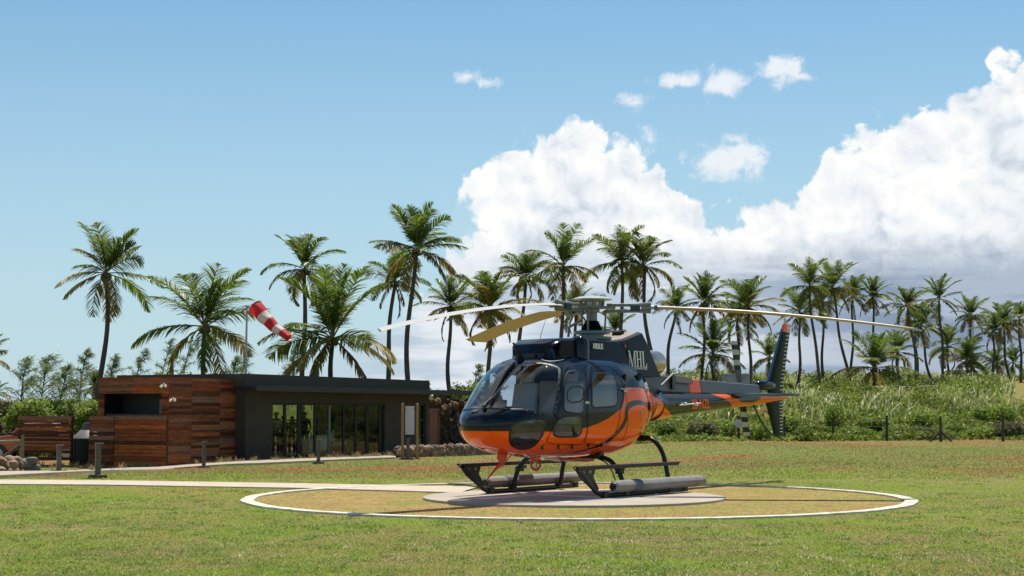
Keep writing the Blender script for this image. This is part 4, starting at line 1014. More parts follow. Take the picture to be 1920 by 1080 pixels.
# interior
mb=MB(); mb.box((1.25,0,.80),(1.9,1.2,.05)); mb.box((.32,0,1.35),(.06,1.5,1.2)); mb.build('cabin_floor',interior,heli)
mb=MB(); mb.prism([(2.15,.8),(2.5,.85),(2.62,1.20),(2.52,1.34),(2.3,1.38),(2.2,1.15)],(0,-.35,0),(1,0,0),(0,0,1),(0,.62,0)); mb.build('instrument_panel',interior,heli,bevel=.02)
seatm=mat('seat_grey',(.62,.53,.48),.8); seatb=mat('seat_blue',(.12,.16,.22),.8)
for y in (-.42,.42):
    s=MB().box((1.62,y,1.06),(.50,.48,.14)).build('seat',seatb,heli,bevel=.03)
    M=Matrix.Rotation(R(-12),3,'Y'); MB().box((1.33,y,1.42),(.10,.46,.72),M=M).build('seat_back',seatm,s,bevel=.04)
    MB().box((1.25,y,1.86),(.09,.26,.17),M=M).build('headrest',seatm,s,bevel=.03)
s=MB().box((.70,0,1.04),(.45,1.45,.14)).build('rear_bench',seatb,heli,bevel=.03)
MB().box((.46,0,1.45),(.10,1.45,.75)).build('seat_back',seatm,s,bevel=.04)
mb=MB(); mb.tube([(2.1,-.42,.83),(2.05,-.42,1.15),(1.98,-.42,1.28)],.018,8); mb.tube([(2.1,.42,.83),(2.05,.42,1.15),(1.98,.42,1.28)],.018,8); mb.build('control_stick',seal,heli)
# ---- tail boom
fb=[float(x) for x in np.arange(-1.86,-6.72,-.015)]+[-6.8,-6.9,-7.0,-7.1,-7.15]; nb=96; mb=MB()
BPL=[(-3.3,1.76),(-3.95,1.76),(-4.35,1.69),(-4.75,1.595),(-5.0,1.52),(-5.5,1.515),(-5.85,1.60),(-5.6,1.76),(-7.4,1.76),(-7.4,1.3),(-4.85,1.3),(-4.72,1.39),(-4.55,1.50),(-4.2,1.60),(-3.75,1.69)]
def boompaint(f,z): return 1 if inpoly(f,z,BPL) or (f>-2.65 and z<Bz(f)) else 0
for f in fb:
    for k in range(nb): mb.v.append(tuple(SP(f,2*math.pi*k/nb)))
for i in range(len(fb)-1):
    for k in range(nb):
        q=(i*nb+k,i*nb+(k+1)%nb,(i+1)*nb+(k+1)%nb,(i+1)*nb+k); c_=(Vector(mb.v[q[0]])+Vector(mb.v[q[2]]))/2
        mb.f.append(q); mb.m.append(boompaint(c_.x,c_.z))
mb.f.append(tuple(range(nb))); mb.m.append(0)
boom=mb.build('tail_boom',[blackp,orange],heli,smooth=40)
ribbon('joint_band',[(-1.87,R(t)) for t in range(0,360,6)],.008,dgrey,boom,off=.006)
# shaft fairing on top
def boxloft(secs,mats,name,parent,mfun=None,smooth=30,bevel=0,n_=1):
    """secs: list of (f, half width, z bottom, z top, top half width)"""
    mb=MB()
    for f,w,z0,z1,w2 in secs: mb.v+=[(f,w,z0),(f,w2,z1),(f,-w2,z1),(f,-w,z0)]
    for i in range(len(secs)-1):
        for k in range(4):
            mb.f.append((4*i+k,4*i+(k+1)%4,4*i+4+(k+1)%4,4*i+4+k)); mb.m.append(mfun(secs[i][0],k) if mfun else 0)
    mb.f+=[(0,1,2,3),tuple(4*(len(secs)-1)+k for k in (3,2,1,0))]; mb.m+=[0,0]
    return mb.build(name,mats,parent,bevel=bevel)
fair=mat('fairing_grey',(.10,.10,.10),.38,coat=0,noise=2.5,col2=(.085,.085,.09))
boxloft([(-1.2,.13,1.76,1.99,.07),(-2.05,.12,1.70,1.985,.07),(-3.06,.115,1.68,1.945,.065)],[fair],'shaft_fairing',boom,bevel=.02)
boxloft([(-3.062,.115,1.68,1.945,.065),(-3.5,.11,1.68,1.93,.065)],[orange],'shaft_fairing_band',boom,bevel=.02)
boxloft([(-3.502,.11,1.68,1.93,.065),(-4.6,.10,1.67,1.895,.06),(-5.88,.095,1.66,1.865,.055)],[fair],'shaft_fairing',boom,bevel=.02)
boxloft([(-2.52,.14,1.86,2.0,.10),(-3.15,.135,1.84,1.965,.10)],[mat('fairing_cover',(.13,.11,.09),.5)],'fairing_cover',boom,bevel=.015)
MB().box((-2.42,.13,1.87),(.12,.05,.26)).build('support_bracket',blackp,boom,bevel=.01)
mb=MB(); mb.tube([(-2.38,.16,2.02),(-1.72,.30,1.80)],.013,8); mb.build('support_strut',metal,boom)
# gearbox fairing
gb=MB(); rr=[(-5.86,.03,.04),(-5.92,.09,.085),(-6.1,.115,.10),(-6.35,.115,.10),(-6.5,.10,.09),(-6.56,.03,.04)]
for f,a,b in rr:
    for k in range(20): th=2*math.pi*k/20; gb.v.append((f,a*math.cos(th),1.86+b*math.sin(th)))
for i in range(len(rr)-1):
    for k in range(20): gb.f.append((i*20+k,i*20+(k+1)%20,(i+1)*20+(k+1)%20,(i+1)*20+k)); gb.m.append(0)
gb.f+=[tuple(range(20)),tuple(100+k for k in range(20))]; gb.m+=[0,0]
gb.build('gearbox_fairing',navy,boom,smooth=50)
# fins
def fin(name,secs,mats,parent,split=.42):
    """secs: (z, f_lead, f_trail, thickness)"""
    mb=MB(); prof=[(0,0),(.06,.5),(.2,.95),(.42,1),(.7,.6),(1,.06),(1,-.06),(.7,-.6),(.42,-1),(.2,-.95),(.06,-.5)]; n_=len(prof)
    for z,a,b,t in secs:
        for u,v in prof: mb.v.append((a+(b-a)*u,v*t/2,z))
    for i in range(len(secs)-1):
        for k in range(n_):
            mb.f.append((i*n_+k,i*n_+(k+1)%n_,(i+1)*n_+(k+1)%n_,(i+1)*n_+k)); mb.m.append(1 if (i==len(secs)-2 and len(mats)>1) else 0)
    mb.f+=[tuple(range(n_)),tuple((len(secs)-1)*n_+k for k in range(n_))]; mb.m+=[0,1 if len(mats)>1 else 0]
    return mb.build(name,mats,parent,smooth=35)
uf=fin('upper_fin',[(1.68,-6.30,-6.98,.10),(1.95,-6.42,-7.04,.095),(2.95,-6.955,-7.36,.06),(3.11,-7.04,-7.41,.055)],[mat('fin_dark',(.012,.018,.009),.45,spec=.12),orange],boom)
mb=MB(); mb.tube([(-6.33,0,1.90),(-7.0,0,3.0)],[.030,.022],8); mb.build('leading_edge',mat('fin_edge_blue',(.02,.05,.13),.2,coat=1),uf,smooth=40)
MB().tube([(-7.15,0,3.09),(-7.15,0,3.22)],.028,10).build('beacon',mat('beacon_grey',(.5,.5,.5),.3),uf)
lf=fin('lower_fin',[(1.60,-6.20,-6.98,.09),(1.2,-6.42,-6.98,.07),(.86,-6.60,-6.98,.05)],[mat('fin_dark2',(.010,.015,.009),.45,spec=.12)],boom)
mb=MB()
for i in range(17):
    u=i/16; z=1.78+u*1.25; b=-7.02-(z-1.78)*.29; mb.box((b+.15,.034,z),(.13,.012,.016),0)
mb.build('vortex_tabs',white,uf)
mb=MB()
for i in range(10): mb.box((-6.86,.027,.95+i*.065),(.12,.012,.015),0)
mb.build('vortex_tabs',white,lf)
mb=MB(); mb.tube([(-6.62,0,.90),(-6.85,0,.82),(-7.22,0,.74)],[.03,.028,.018],8,flat=.6); mb.build('tail_bumper',mat('bumper_dark',(.03,.022,.01),.5),lf)
tg=sp2([(-5.72,-.0,1.50),(-5.95,0,1.25),(-6.25,0,1.02),(-6.5,0,.90),(-6.72,0,.88)],6); MB().tube(tg,.018,8).build('tail_guard',skidm,boom,smooth=60)
# stabiliser
mb=MB(); prof=[(0,0),(.06,.5),(.25,1),(.6,.7),(1,.05),(1,-.05),(.6,-.6),(.25,-.8),(.06,-.5)]
sy=[-1.27,-1.22,-.1,.1,1.22,1.27]
for y in sy:
    e=.75 if abs(y)>1.25 else 1
    for u,v in prof: mb.v.append((-4.60-.50*u,y,1.655+v*.035*e))
n_=len(prof)
for i in range(len(sy)-1):
    for k in range(n_): mb.f.append((i*n_+k,i*n_+(k+1)%n_,(i+1)*n_+(k+1)%n_,(i+1)*n_+k)); mb.m.append(0)
mb.f+=[tuple(range(n_)),tuple((len(sy)-1)*n_+k for k in range(n_))]; mb.m+=[0,0]
st=mb.build('stabiliser',navy,boom,smooth=35)
for y in (1.28,-1.28): MB().tube([(-4.5,y,1.66),(-4.62,y,1.66),(-5.05,y,1.66),(-5.14,y,1.66)],[.004,.03,.028,.008],10).build('stabiliser_tip',mat('tip_metal',(.08,.07,.06),.3,metal=.5),st,smooth=40)
mb=MB(); mb.box((-6.85,.0,1.70),(.6,.05,.04)); mb.build('end_fairing',orange,boom)
# side antenna rod
mb=MB(); mb.tube([(-2.35,.30,1.46),(-3.15,.27,1.50)],.010,8)
for f in (-2.55,-2.95): mb.tube([(f,.18,1.48),(f,.31,1.48)],.018,8); mb.tube([(f-.03,.30,1.48),(f+.03,.30,1.48)],.03,8)
mb.build('side_antenna',white,boom)
# text helper
def text(s,size,M,m,parent,name='lettering',sx=1,ext=.002,bold=0):
    cu=bpy.data.curves.new(name,'FONT'); cu.body=s; cu.size=size; cu.extrude=ext; cu.offset=bold; cu.align_x='CENTER'; cu.align_y='CENTER'; cu.space_character=1.0
    o=bpy.data.objects.new(name,cu); COL.objects.link(o); dg=bpy.context.evaluated_depsgraph_get(); me=bpy.data.meshes.new_from_object(o.evaluated_get(dg)); me.name=name
    bpy.data.objects.remove(o); o=bpy.data.objects.new(name,me); COL.objects.link(o); me.materials.clear(); me.materials.append(m); o.parent=parent
    o.matrix_local=M@Matrix.Diagonal((sx,1,1,1)); return o
def side_matrix(p,slope=0.,tilt=0.,yaw=0.):
    """text facing +y (port), reading from front to rear"""
    X_=Vector((-1,0,slope)).normalized(); Y_=Vector((0,-math.sin(tilt),math.cos(tilt))); 
    X_=Matrix.Rotation(yaw,3,'Z')@X_; Z_=X_.cross(Y_).normalized(); Y_=Z_.cross(X_)
    return Matrix(((X_.x,Y_.x,Z_.x,p[0]),(X_.y,Y_.y,Z_.y,p[1]),(X_.z,Y_.z,Z_.z,p[2]),(0,0,0,1)))
text('3B-NZL',.235,side_matrix((-3.27,.215,1.475),.02,R(0),R(-2.5)),orange,boom,sx=.80,bold=.006)
# ---- engine cowling
mb=MB(); cs=[(1.80,.22,2.26,.30),(1.70,.36,2.42,.38),(1.52,.44,2.50,.42),(1.2,.46,2.525,.42),(.9,.47,2.53,.42),(.5,.49,2.535,.43),(.0,.50,2.53,.44),(-.3,.50,2.565,.44),(-.6,.49,2.64,.43),(-.86,.475,2.71,.42)]
def csec(f,w,zt,w2):
    zl=1.95 if f<1.6 else 2.15; pts=[]
    for y,z in ((w+.06,zl),(w+.03,zl+(zt-zl)*.35),(w,zl+(zt-zl)*.75),(w2+.02,zt-.03),(w2-.05,zt),(0,zt+.005)): pts.append((y,z))
    pts+= [(-y,z) for y,z in reversed(pts[:-1])]
    return pts
rows=[]
for f,w,zt,w2 in cs:
    r_=[]
    for y,z in csec(f,w,zt,w2):
        ff=f-(.50*(zt-z)/.8 if f<-.5 else 0)*(1 if f<-.7 else .5); r_.append((ff,y,z-(0.05*max(0,-f)))) if False else r_.append((ff,y,z))
    rows.append(r_)
nr_=len(rows[0])
for r_ in rows: mb.v+=r_
for i in range(len(rows)-1):
    for k in range(nr_-1):
        top=(k in (4,5)) and cs[i][0]<=.0
        mb.f.append((i*nr_+k,i*nr_+k+1,(i+1)*nr_+k+1,(i+1)*nr_+k)); mb.m.append(2 if top else (1 if cs[i][0]<=.9 else 0))
mb.f+=[tuple(range(nr_)),tuple((len(rows)-1)*nr_+k for k in range(nr_))]; mb.m+=[0,1]
cow=mb.build('engine_cowling',[navy,mat('cowling_black',(.007,.008,.008),.3,spec=.18),mat('deck_sunlit_tan',(.34,.27,.20),.7,noise=4)],heli,smooth=38,bevel=.012)  # exposed rear top painted tan, reflected sunlight put into its colour
# front air intake (dark screen with frame) and dome bump
mb=MB(); mb.prism([(1.66,2.24),(1.60,2.455),(1.28,2.47),(1.24,2.24)],(0,.455,0),(1,0,0),(0,0,1),(0,.03,0)); mb.build('air_intake',gap_m,cow)
mb=MB(); prf=[(.0,.12),(.05,.12),(.09,.10),(.115,.05),(.12,-.1),(.12,-.38)]
MB().lathe([(.15,-.45),(.15,-.03),(.135,.04),(.09,.095),(.03,.12),(.0005,.122)],(1.04,.45,2.45),24).build('dome_cover',navy,cow,smooth=60)
MB().tube([(-.66,.18,2.66),(-.66,.02,2.66)],[.07,.07],14).build('oil_cap',gap_m,cow)
mb=MB(); mb.box((-.27,.515,2.24),(.010,.012,.56),0); mb.build('panel_line',gap_m,cow)
# logo lettering: serif M H L drawn as polygons
def letters(parent):
    mb=MB(); H=.27
    def bar(x0,y0,x1,y1,w):
        mb.prism([(x0-w/2,y0),(x0+w/2,y0),(x1+w/2,y1),(x1-w/2,y1)],(0,0,0),(1,0,0),(0,1,0),(0,0,.003))
    def ser(x,y,w,h=.012): mb.prism([(x-w/2,y-h/2),(x+w/2,y-h/2),(x+w/2,y+h/2),(x-w/2,y+h/2)],(0,0,.0005),(1,0,0),(0,1,0),(0,0,.003))
    # M
    bar(.025,0,.025,H,.012); bar(.03,H,.115,0,.034); bar(.115,0,.20,H,.012); bar(.205,0,.205,H,.036)
    ser(.025,.006,.06); ser(.02,H-.006,.06); ser(.205,.006,.075); ser(.215,H-.006,.06)
    # H
    bar(.29,0,.29,H,.036); bar(.40,0,.40,H,.036); ser(.345,H*.5,.10,.014)
    for x in (.29,.40): ser(x,.006,.075); ser(x,H-.006,.075)
    # L
    bar(.49,0,.49,H,.036); ser(.49,H-.006,.075); ser(.535,.006,.13,.014); mb.prism([(.60,0),(.60,.075),(.592,.075),(.57,.01)],(0,0,.001),(1,0,0),(0,1,0),(0,0,.003))
    return mb
o=letters(cow).build('logo_lettering',white,cow); o.matrix_local=side_matrix((-.30,.535,2.10),0,R(4),R(-1))@Matrix.Diagonal((.92,1,1,1))
text('MAURITIUS HELICOPTER LIMITED',.042,side_matrix((-.60,.545,2.075),0,R(4),R(-1)),white,cow,sx=.80)
text('AIRBUS',.125,side_matrix((.60,.508,2.405),0,R(4),R(1)),white,cow,sx=.76,bold=.003)
mb=MB(); s_=[]; 
for k in range(8):
    r_=.055 if k%2==0 else .012; s_.append((r_*math.cos(k*math.pi/4),r_*math.sin(k*math.pi/4)))
mb.prism(s_,(0,0,0),(1,0,0),(0,1,0),(0,0,.003)); o=mb.build('star_mark',red,cow); o.matrix_local=side_matrix((-.22,.515,2.44),0,R(4))
# exhaust
mb=MB(); mb.tube([(-.85,0,2.08),(-1.2,0,2.12),(-1.5,0,2.19)],[.28,.27,.225],28); mb.tube([(-1.45,0,2.18),(-1.60,0,2.205),(-2.02,0,2.215),(-2.07,0,2.215),(-2.04,0,2.215),(-1.7,0,2.21)],[.215,.225,.22,.205,.18,.17],28,caps=False)
mb.build('exhaust_pipe',mat('exhaust_steel',(.55,.46,.40),.30,metal=1,noise=3,col2=(.40,.30,.24)),heli,smooth=40)
MB().tube([(-1.7,0,2.26),(-1.71,0,2.26)],.155,24).build('exhaust_core',gap_m,heli)
# ---- rotor head
MB().lathe([(.30,2.53),(.30,2.57),(.33,2.58),(.33,2.62),(.2,2.63),(.2,2.66),(.30,2.67),(.30,2.71),(.22,2.73)],n=28).build('swashplate',mat('swash_grey',(.14,.17,.20),.35,metal=.4),heli,smooth=30)
pr=[]
for i in range(8): z=2.73+i*.021; r_=.18-.010*i; pr+=[(r_+.02,z),(r_-.012,z+.0105)]
MB().lathe(pr,n=24).build('rubber_boot',seal,heli,smooth=60)
mb=MB().lathe([(.09,2.88),(.09,3.02),(.13,3.03),(.13,3.08),(.2,3.10),(.2,3.13)],n=20); mb.build('mast',steel,heli,smooth=40)
ANG=[R(-8-180-PHI),R(112-180-PHI),R(232-180-PHI)]   # world azimuths -8, 112, 232 brought into the local frame
mb=MB(); star=[]
for k in range(36):
    th=ANG[0]+2*math.pi*k/36; r_=.17+.23*max(0,math.cos(3*(th-ANG[0])))**3; star.append((r_*math.cos(th),r_*math.sin(th)))
mb.prism(star,(0,0,3.085),(1,0,0),(0,1,0),(0,0,.045)); mb.build('rotor_star',steel,heli,bevel=.01)
MB().lathe([(.10,3.125),(.10,3.2),(.335,3.235),(.34,3.245),(.22,3.285),(.08,3.30),(.02,3.31)],n=32).build('hub_cap',mat('hub_cap',(.62,.62,.60),.25,metal=.3),heli,smooth=40)
mb=MB()
for k in range(9):
    th=k*.7; mb.tube([(.17*math.cos(th),.17*math.sin(th),3.10),(.19*math.cos(th),.19*math.sin(th),3.22)],.028,8)
for th in (.3,2.4,4.5):
    x,y=math.cos(th),math.sin(th); mb.tube([(.22*x,.22*y,2.68),(.24*x,.24*y,3.02)],.016,8); mb.tube([(.2*x,.2*y,3.02),(.28*x,.28*y,3.06)],.035,8)
mb.tube([(.12,-.12,2.9),(.3,-.25,2.78),(.28,-.28,2.62)],.022,8)
mb.build('pitch_links',steel,heli,smooth=40)
blade_m=[mat('blade_light',(.50,.48,.45),.4,noise=1.2,col2=(.52,.49,.45)),mat('blade_tan',(.42,.30,.18),.45,noise=1.2,col2=(.36,.25,.15))]
DRO=[.40,.36,.60]; PIT=[R(3.5),R(-12),R(2.5)]
for A,dr,pt in zip(ANG,DRO,PIT):
    d=Vector((math.cos(A),math.sin(A),0)); ld=Vector((math.sin(A),-math.cos(A),0))   # leading side (clockwise rotor)
    # sleeve: two arms with green blocks
    mb=MB(); 
    for z,w in ((3.145,.055),(3.045,.055)):
        mb.tube([d*.25+Vector((0,0,z)),d*.78+Vector((0,0,z))],w/2,8); mb.tube([d*.78+Vector((0,0,z)),d*.98+Vector((0,0,z+(.01 if z>3.1 else -.01)))],[.045,.05],8,flat=.7)
    s=mb.build('blade_sleeve',steel,heli,smooth=40)
    M=Matrix.Rotation(A,3,'Z'); MB().box(d*.72+Vector((0,0,3.095)),(.16,.13,.10),M=M).build('damper_block',mat('damper_green',(.012,.05,.045),.5),s,bevel=.01)
    MB().box(d*.90+Vector((0,0,3.095)),(.16,.10,.075),M=M).build('blade_grip',steel,s,bevel=.02)
    # blade
    mb=MB(); prof=[(.0,0),(.02,.35),(.08,.7),(.25,1),(.5,.8),(.8,.35),(1,.03),(1,-.03),(.8,-.2),(.5,-.5),(.25,-.65),(.08,-.5),(.02,-.28)]; n_=len(prof)
    rs=[.93,1.0,1.15,1.35,1.6]+list(np.linspace(2.0,5.1,14))+[5.2,5.30,5.345]
    for r_ in rs:
        ch=.35*(1 if r_>1.6 else .36+.64*sst(.95,1.6,r_)); th_=.042 if r_>1.6 else .042+.04*(1-sst(.95,1.6,r_))
        z=3.095-dr*(max(0,r_-.95)/4.395)**1.65; tw=pt-R(6)*(r_/5.3)+R(3)
        cut=0 if r_<5.1 else (r_-5.1)/.245*.30*1
        for u,v in prof:
            a=(.27-u)*ch; uu=a
            if r_>5.1: uu=min(a,.27*ch-cut*1.0) if True else a
            b=v*th_/2; mb.v.append(tuple(d*r_+ld*(uu*math.cos(tw)-b*math.sin(tw))+Vector((0,0,z+uu*math.sin(tw)+b*math.cos(tw)))))
    for i in range(len(rs)-1):
        for k in range(n_): mb.f.append((i*n_+k,i*n_+(k+1)%n_,(i+1)*n_+(k+1)%n_,(i+1)*n_+k)); mb.m.append(1 if 7<=k<=11 else 0)
    mb.f+=[tuple(range(n_)),tuple((len(rs)-1)*n_+k for k in range(n_))]; mb.m+=[0,0]
    b=mb.build('rotor_blade',blade_m,heli,smooth=35)
    # chord-wise blue tape near the root
    MB().box(d*1.06+Vector((0,0,3.093)),(.05,.14,.075),M=M).build('blade_tape',mat('tape_blue',(.02,.10,.25),.5),b)
# tail rotor on the starboard side
tr=MB().tube([(-6.0,-.10,1.80),(-6.0,-.42,1.80)],[.06,.045],14).build('tail_rotor_shaft',steel,heli,smooth=40)
stw=mat('tail_blade_white',(.50,.50,.48),.5); stb=mat('tail_blade_black',(.015,.015,.015),.4)
for sgn in (1,-1):
    mb=MB(); zs=[.12,.25,.36,.46,.56,.66,.76,.86,.93]; mis=[2,2,1,0,1,0,1,0]
    lean=-.27 
    for r_ in zs:
        ch=.165 if r_>.3 else .10+.065*(r_-.12)/.18
        x=-6.0+(lean*-r_*sgn); tw=R(-22)
        for u,v in ((.5,0),(.2,.5),(-.5,.1),(-.5,-.1),(.2,-.5)):
            a=u*ch; b=v*.03; mb.v.append((x+a*math.cos(tw)+b*math.sin(tw),-.42+a*math.sin(tw)*1.0-b*math.cos(tw),1.80+sgn*r_))
    for i in range(len(zs)-1):
        for k in range(5): mb.f.append((i*5+k,i*5+(k+1)%5,(i+1)*5+(k+1)%5,(i+1)*5+k)); mb.m.append(mis[i])
    mb.f+=[tuple(range(5)),tuple((len(zs)-1)*5+k for k in range(5))]; mb.m+=[0,mis[-1]]
    mb.build('tail_rotor_blade',[stw,stb,mat('tail_blade_root',(.12,.12,.12),.4)],heli)
# ---- skid gear
for s in (1,-1):
    y=1.09*s
    tub=sp2([(2.08,y,.45),(1.98,y,.40),(1.62,y,.13),(1.42,y,.05),(1.2,y,.035),(.6,y,.035),(-.4,y,.035),(-1.15,y,.035)],5)
    sk=MB().tube(tub,.036,12).build('skid',skidm,heli,smooth=60)
    # bracket plate at the bow with lightening holes
    mb=MB(); mb.prism([(2.10,.50),(2.16,.47),(1.98,.30),(1.60,.09),(1.50,.14),(1.66,.33),(1.62,.40),(1.60,.48)],(0,y-.012,0),(1,0,0),(0,0,1),(0,.024,0)); mb.build('bow_bracket',skidm,sk,bevel=.004)
    mb=MB()
    for f,z in ((1.93,.40),(1.75,.41)): mb.tube([(f,y-.016,z),(f,y+.016,z)],.028,14)
    mb.build('bracket_hole',mat('hole_light',(.30,.28,.16),.8),sk)
    MB().box((.63,y+.02*s,.485),(3.02,.11,.028)).build('step_board',skidm,sk,bevel=.012)
    MB().box((.63,y+.02*s,.455),(3.0,.05,.03)).build('step_rail',skidm,sk)
    # emergency float roll
    fl=MB(); yy=y+.135*s; rr_=.094; fl_s=[(1.30,.6),(1.26,.93),(1.1,1),(.2,1.0),(-.6,1.0),(-1.3,1),(-1.46,.95),(-1.50,.7)]
    for f,k_ in fl_s:
        for k in range(14):
            th=2*math.pi*k/14+.2; r_=rr_*k_*(1+.05*math.cos(3*th)); fl.v.append((f,yy+r_*math.cos(th),.170+r_*math.sin(th)*1.0))
    for i in range(len(fl_s)-1):
        for k in range(14): fl.f.append((i*14+k,i*14+(k+1)%14,(i+1)*14+(k+1)%14,(i+1)*14+k)); fl.m.append(0)
    fl.f+=[tuple(range(14)),tuple(98+k for k in range(14))]; fl.m+=[1,0]
    fo=fl.build('float_roll',[mat('float_grey',(.24,.22,.215),.6,noise=2.5,col2=(.16,.145,.14),bump=(7,.5,.02)),seal],sk,smooth=32)
    mb=MB().tube([(.78,yy,.170),(.55,yy,.170)],.0995,14); mb.build('float_patch',mat('patch_grey',(.10,.10,.12),.6),fo,smooth=32)
    MB().tube([(1.28,yy-.01*s,.165),(1.315,yy-.01*s,.165)],.05,14).build('float_valve',seal,fo)
    mb=MB()
    for f in (1.35,.73,-.62,-1.1): mb.box((f,y,.05),(.12,.10,.09),0)
    mb.build('skid_clamp',skidm,sk,bevel=.01)
for f,zc_ in ((.73,.60),(-.65,.86)):
    half=[(0,zc_),(.35,zc_+.01),(.60,zc_+(.0 if zc_<.7 else .02)),(.80,zc_-.05),(.93,zc_-.17 if zc_<.7 else zc_-.22),(1.01,.30),(1.07,.06)]
    if zc_>.7: half=[(0,.84),(.4,.87),(.62,.89),(.80,.83),(.94,.66),(1.02,.40),(1.08,.06)]
    pts=[(f,-y,z) for y,z in reversed(half[1:])]+[(f,y,z) for y,z in half]
    MB().tube(sp2(pts,5),.038,12).build('cross_tube',skidm,heli,smooth=60)
    for s in (1,-1): MB().box((f,.58*s,zc_+.02),(.14,.16,.10)).build('tube_mount',skidm,heli,bevel=.015)
mb=MB()
for s in (1,-1): mb.tube(sp2([(.80,.55*s,.60),(.80,.80*s,.50),(.80,.93*s,.30),(.82,1.0*s,.10)],5),.011,6)
mb.build('float_hose',seal,heli)
mb=MB()
for s in (1,-1): mb.box((.70,.97*s,.38),(.12,.10,.08)); mb.tube([(.68,.95*s,.40),(.55,.95*s,.42)],.03,8)
mb.build('hose_fitting',skidm,heli,bevel=.01)
# ---- wire cutters, wiper, antennas, belly fittings
mb=MB(); mb.prism([(1.88,2.11),(1.98,2.17),(2.20,2.38),(2.225,2.37),(2.10,2.19),(2.13,2.03)],(0,-.012,0),(1,0,0),(0,0,1),(0,.024,0)); mb.build('wire_cutter',seal,heli,bevel=.004)
p=[SP(f,math.pi/2,.03) for f in (2.16,2.35,2.55,2.75,2.95)]; MB().tube([q+Vector((0,.0,0)) for q in p],.022,8).build('wire_deflector',seal,heli,smooth=60)
p=[SP(f,R(90+k),.04) for f,k in ((2.15,-9),(2.35,-8),(2.55,-6),(2.75,-3),(2.97,4))]; w=MB().tube(p,.012,8).build('wiper',mat('wiper_grey',(.25,.24,.24),.4),heli,smooth=60)
MB().box(SP(2.99,R(86),.02),(.07,.05,.035)).build('wiper_motor',seal,w,bevel=.01)
MB().box(SP(3.02,R(104),.004),(.11,.10,.012),M=Matrix.Rotation(R(22),3,'Y')).build('nose_vent',seal,heli)
mb=MB(); mb.prism([(2.34,.74),(2.58,.74),(2.62,.62),(2.56,.55),(2.88,.31),(2.90,.29),(2.64,.45),(2.45,.51),(2.39,.62)],(0,-.014,0),(1,0,0),(0,0,1),(0,.028,0)); mb.tube([(2.42,.0,.55),(2.2,.0,.70)],.010,6)
mb.build('lower_wire_cutter',red,heli,bevel=.004)
mb=MB(); rg_=[(1.62+.085*math.cos(a),0,.53+.085*math.sin(a)) for a in np.linspace(0,2*math.pi,19)]; rg_=[(1.62,.085*math.cos(a),.49+.08*math.sin(a)) for a in np.linspace(0,2*math.pi,19)]
mb.tube(rg_,.018,8,caps=False); mb.box((1.62,0,.565),(.08,.14,.05)); o=mb.build('belly_ring',red,heli,smooth=50)
MB().box((1.62,0,.485),(.05,.05,.10)).build('belly_sensor',metal,o,bevel=.01)
mb=MB(); mb.prism([(1.0,.59),(1.0,.555),(.62,.51),(.36,.515),(.36,.60)],(0,-.28,0),(1,0,0),(0,0,1),(0,.56,0)); mb.build('belly_fairing',red,heli,bevel=.015)
MB().lathe([(.15,-.03),(.13,.02),(.06,.075),(.02,.085),(.018,.12)],tuple(SP(1.42,R(92),0)),24).build('antenna_dome',mat('dome_metal',(.65,.62,.58),.25,metal=.8),heli,smooth=50)
q=SP(1.42,R(92),.10); MB().tube([q,q+Vector((-.10,.0,.24)),q+Vector((-.22,.0,.46))],[.006,.005,.003],6).build('whip_antenna',seal,heli)
mb=MB(); mb.tube([SP(2.28,TH(2.28,1.30),.02),SP(2.24,TH(2.24,1.24),.05),SP(2.18,TH(2.18,1.20),.05)],.008,6); mb.build('side_probe',seal,heli)

for o in list(heli.children):
    nm=o.name.split('.')[0]
    if nm in ('engine_cowling','exhaust_pipe','exhaust_core'): o.location.z-=.05
    if nm in ('mast','swashplate','rubber_boot','rotor_star','hub_cap','pitch_links','blade_sleeve','rotor_blade'): o.location.z-=.075
    if nm in ('tail_boom','tail_rotor_shaft','tail_rotor_blade'): o.location.z-=.03
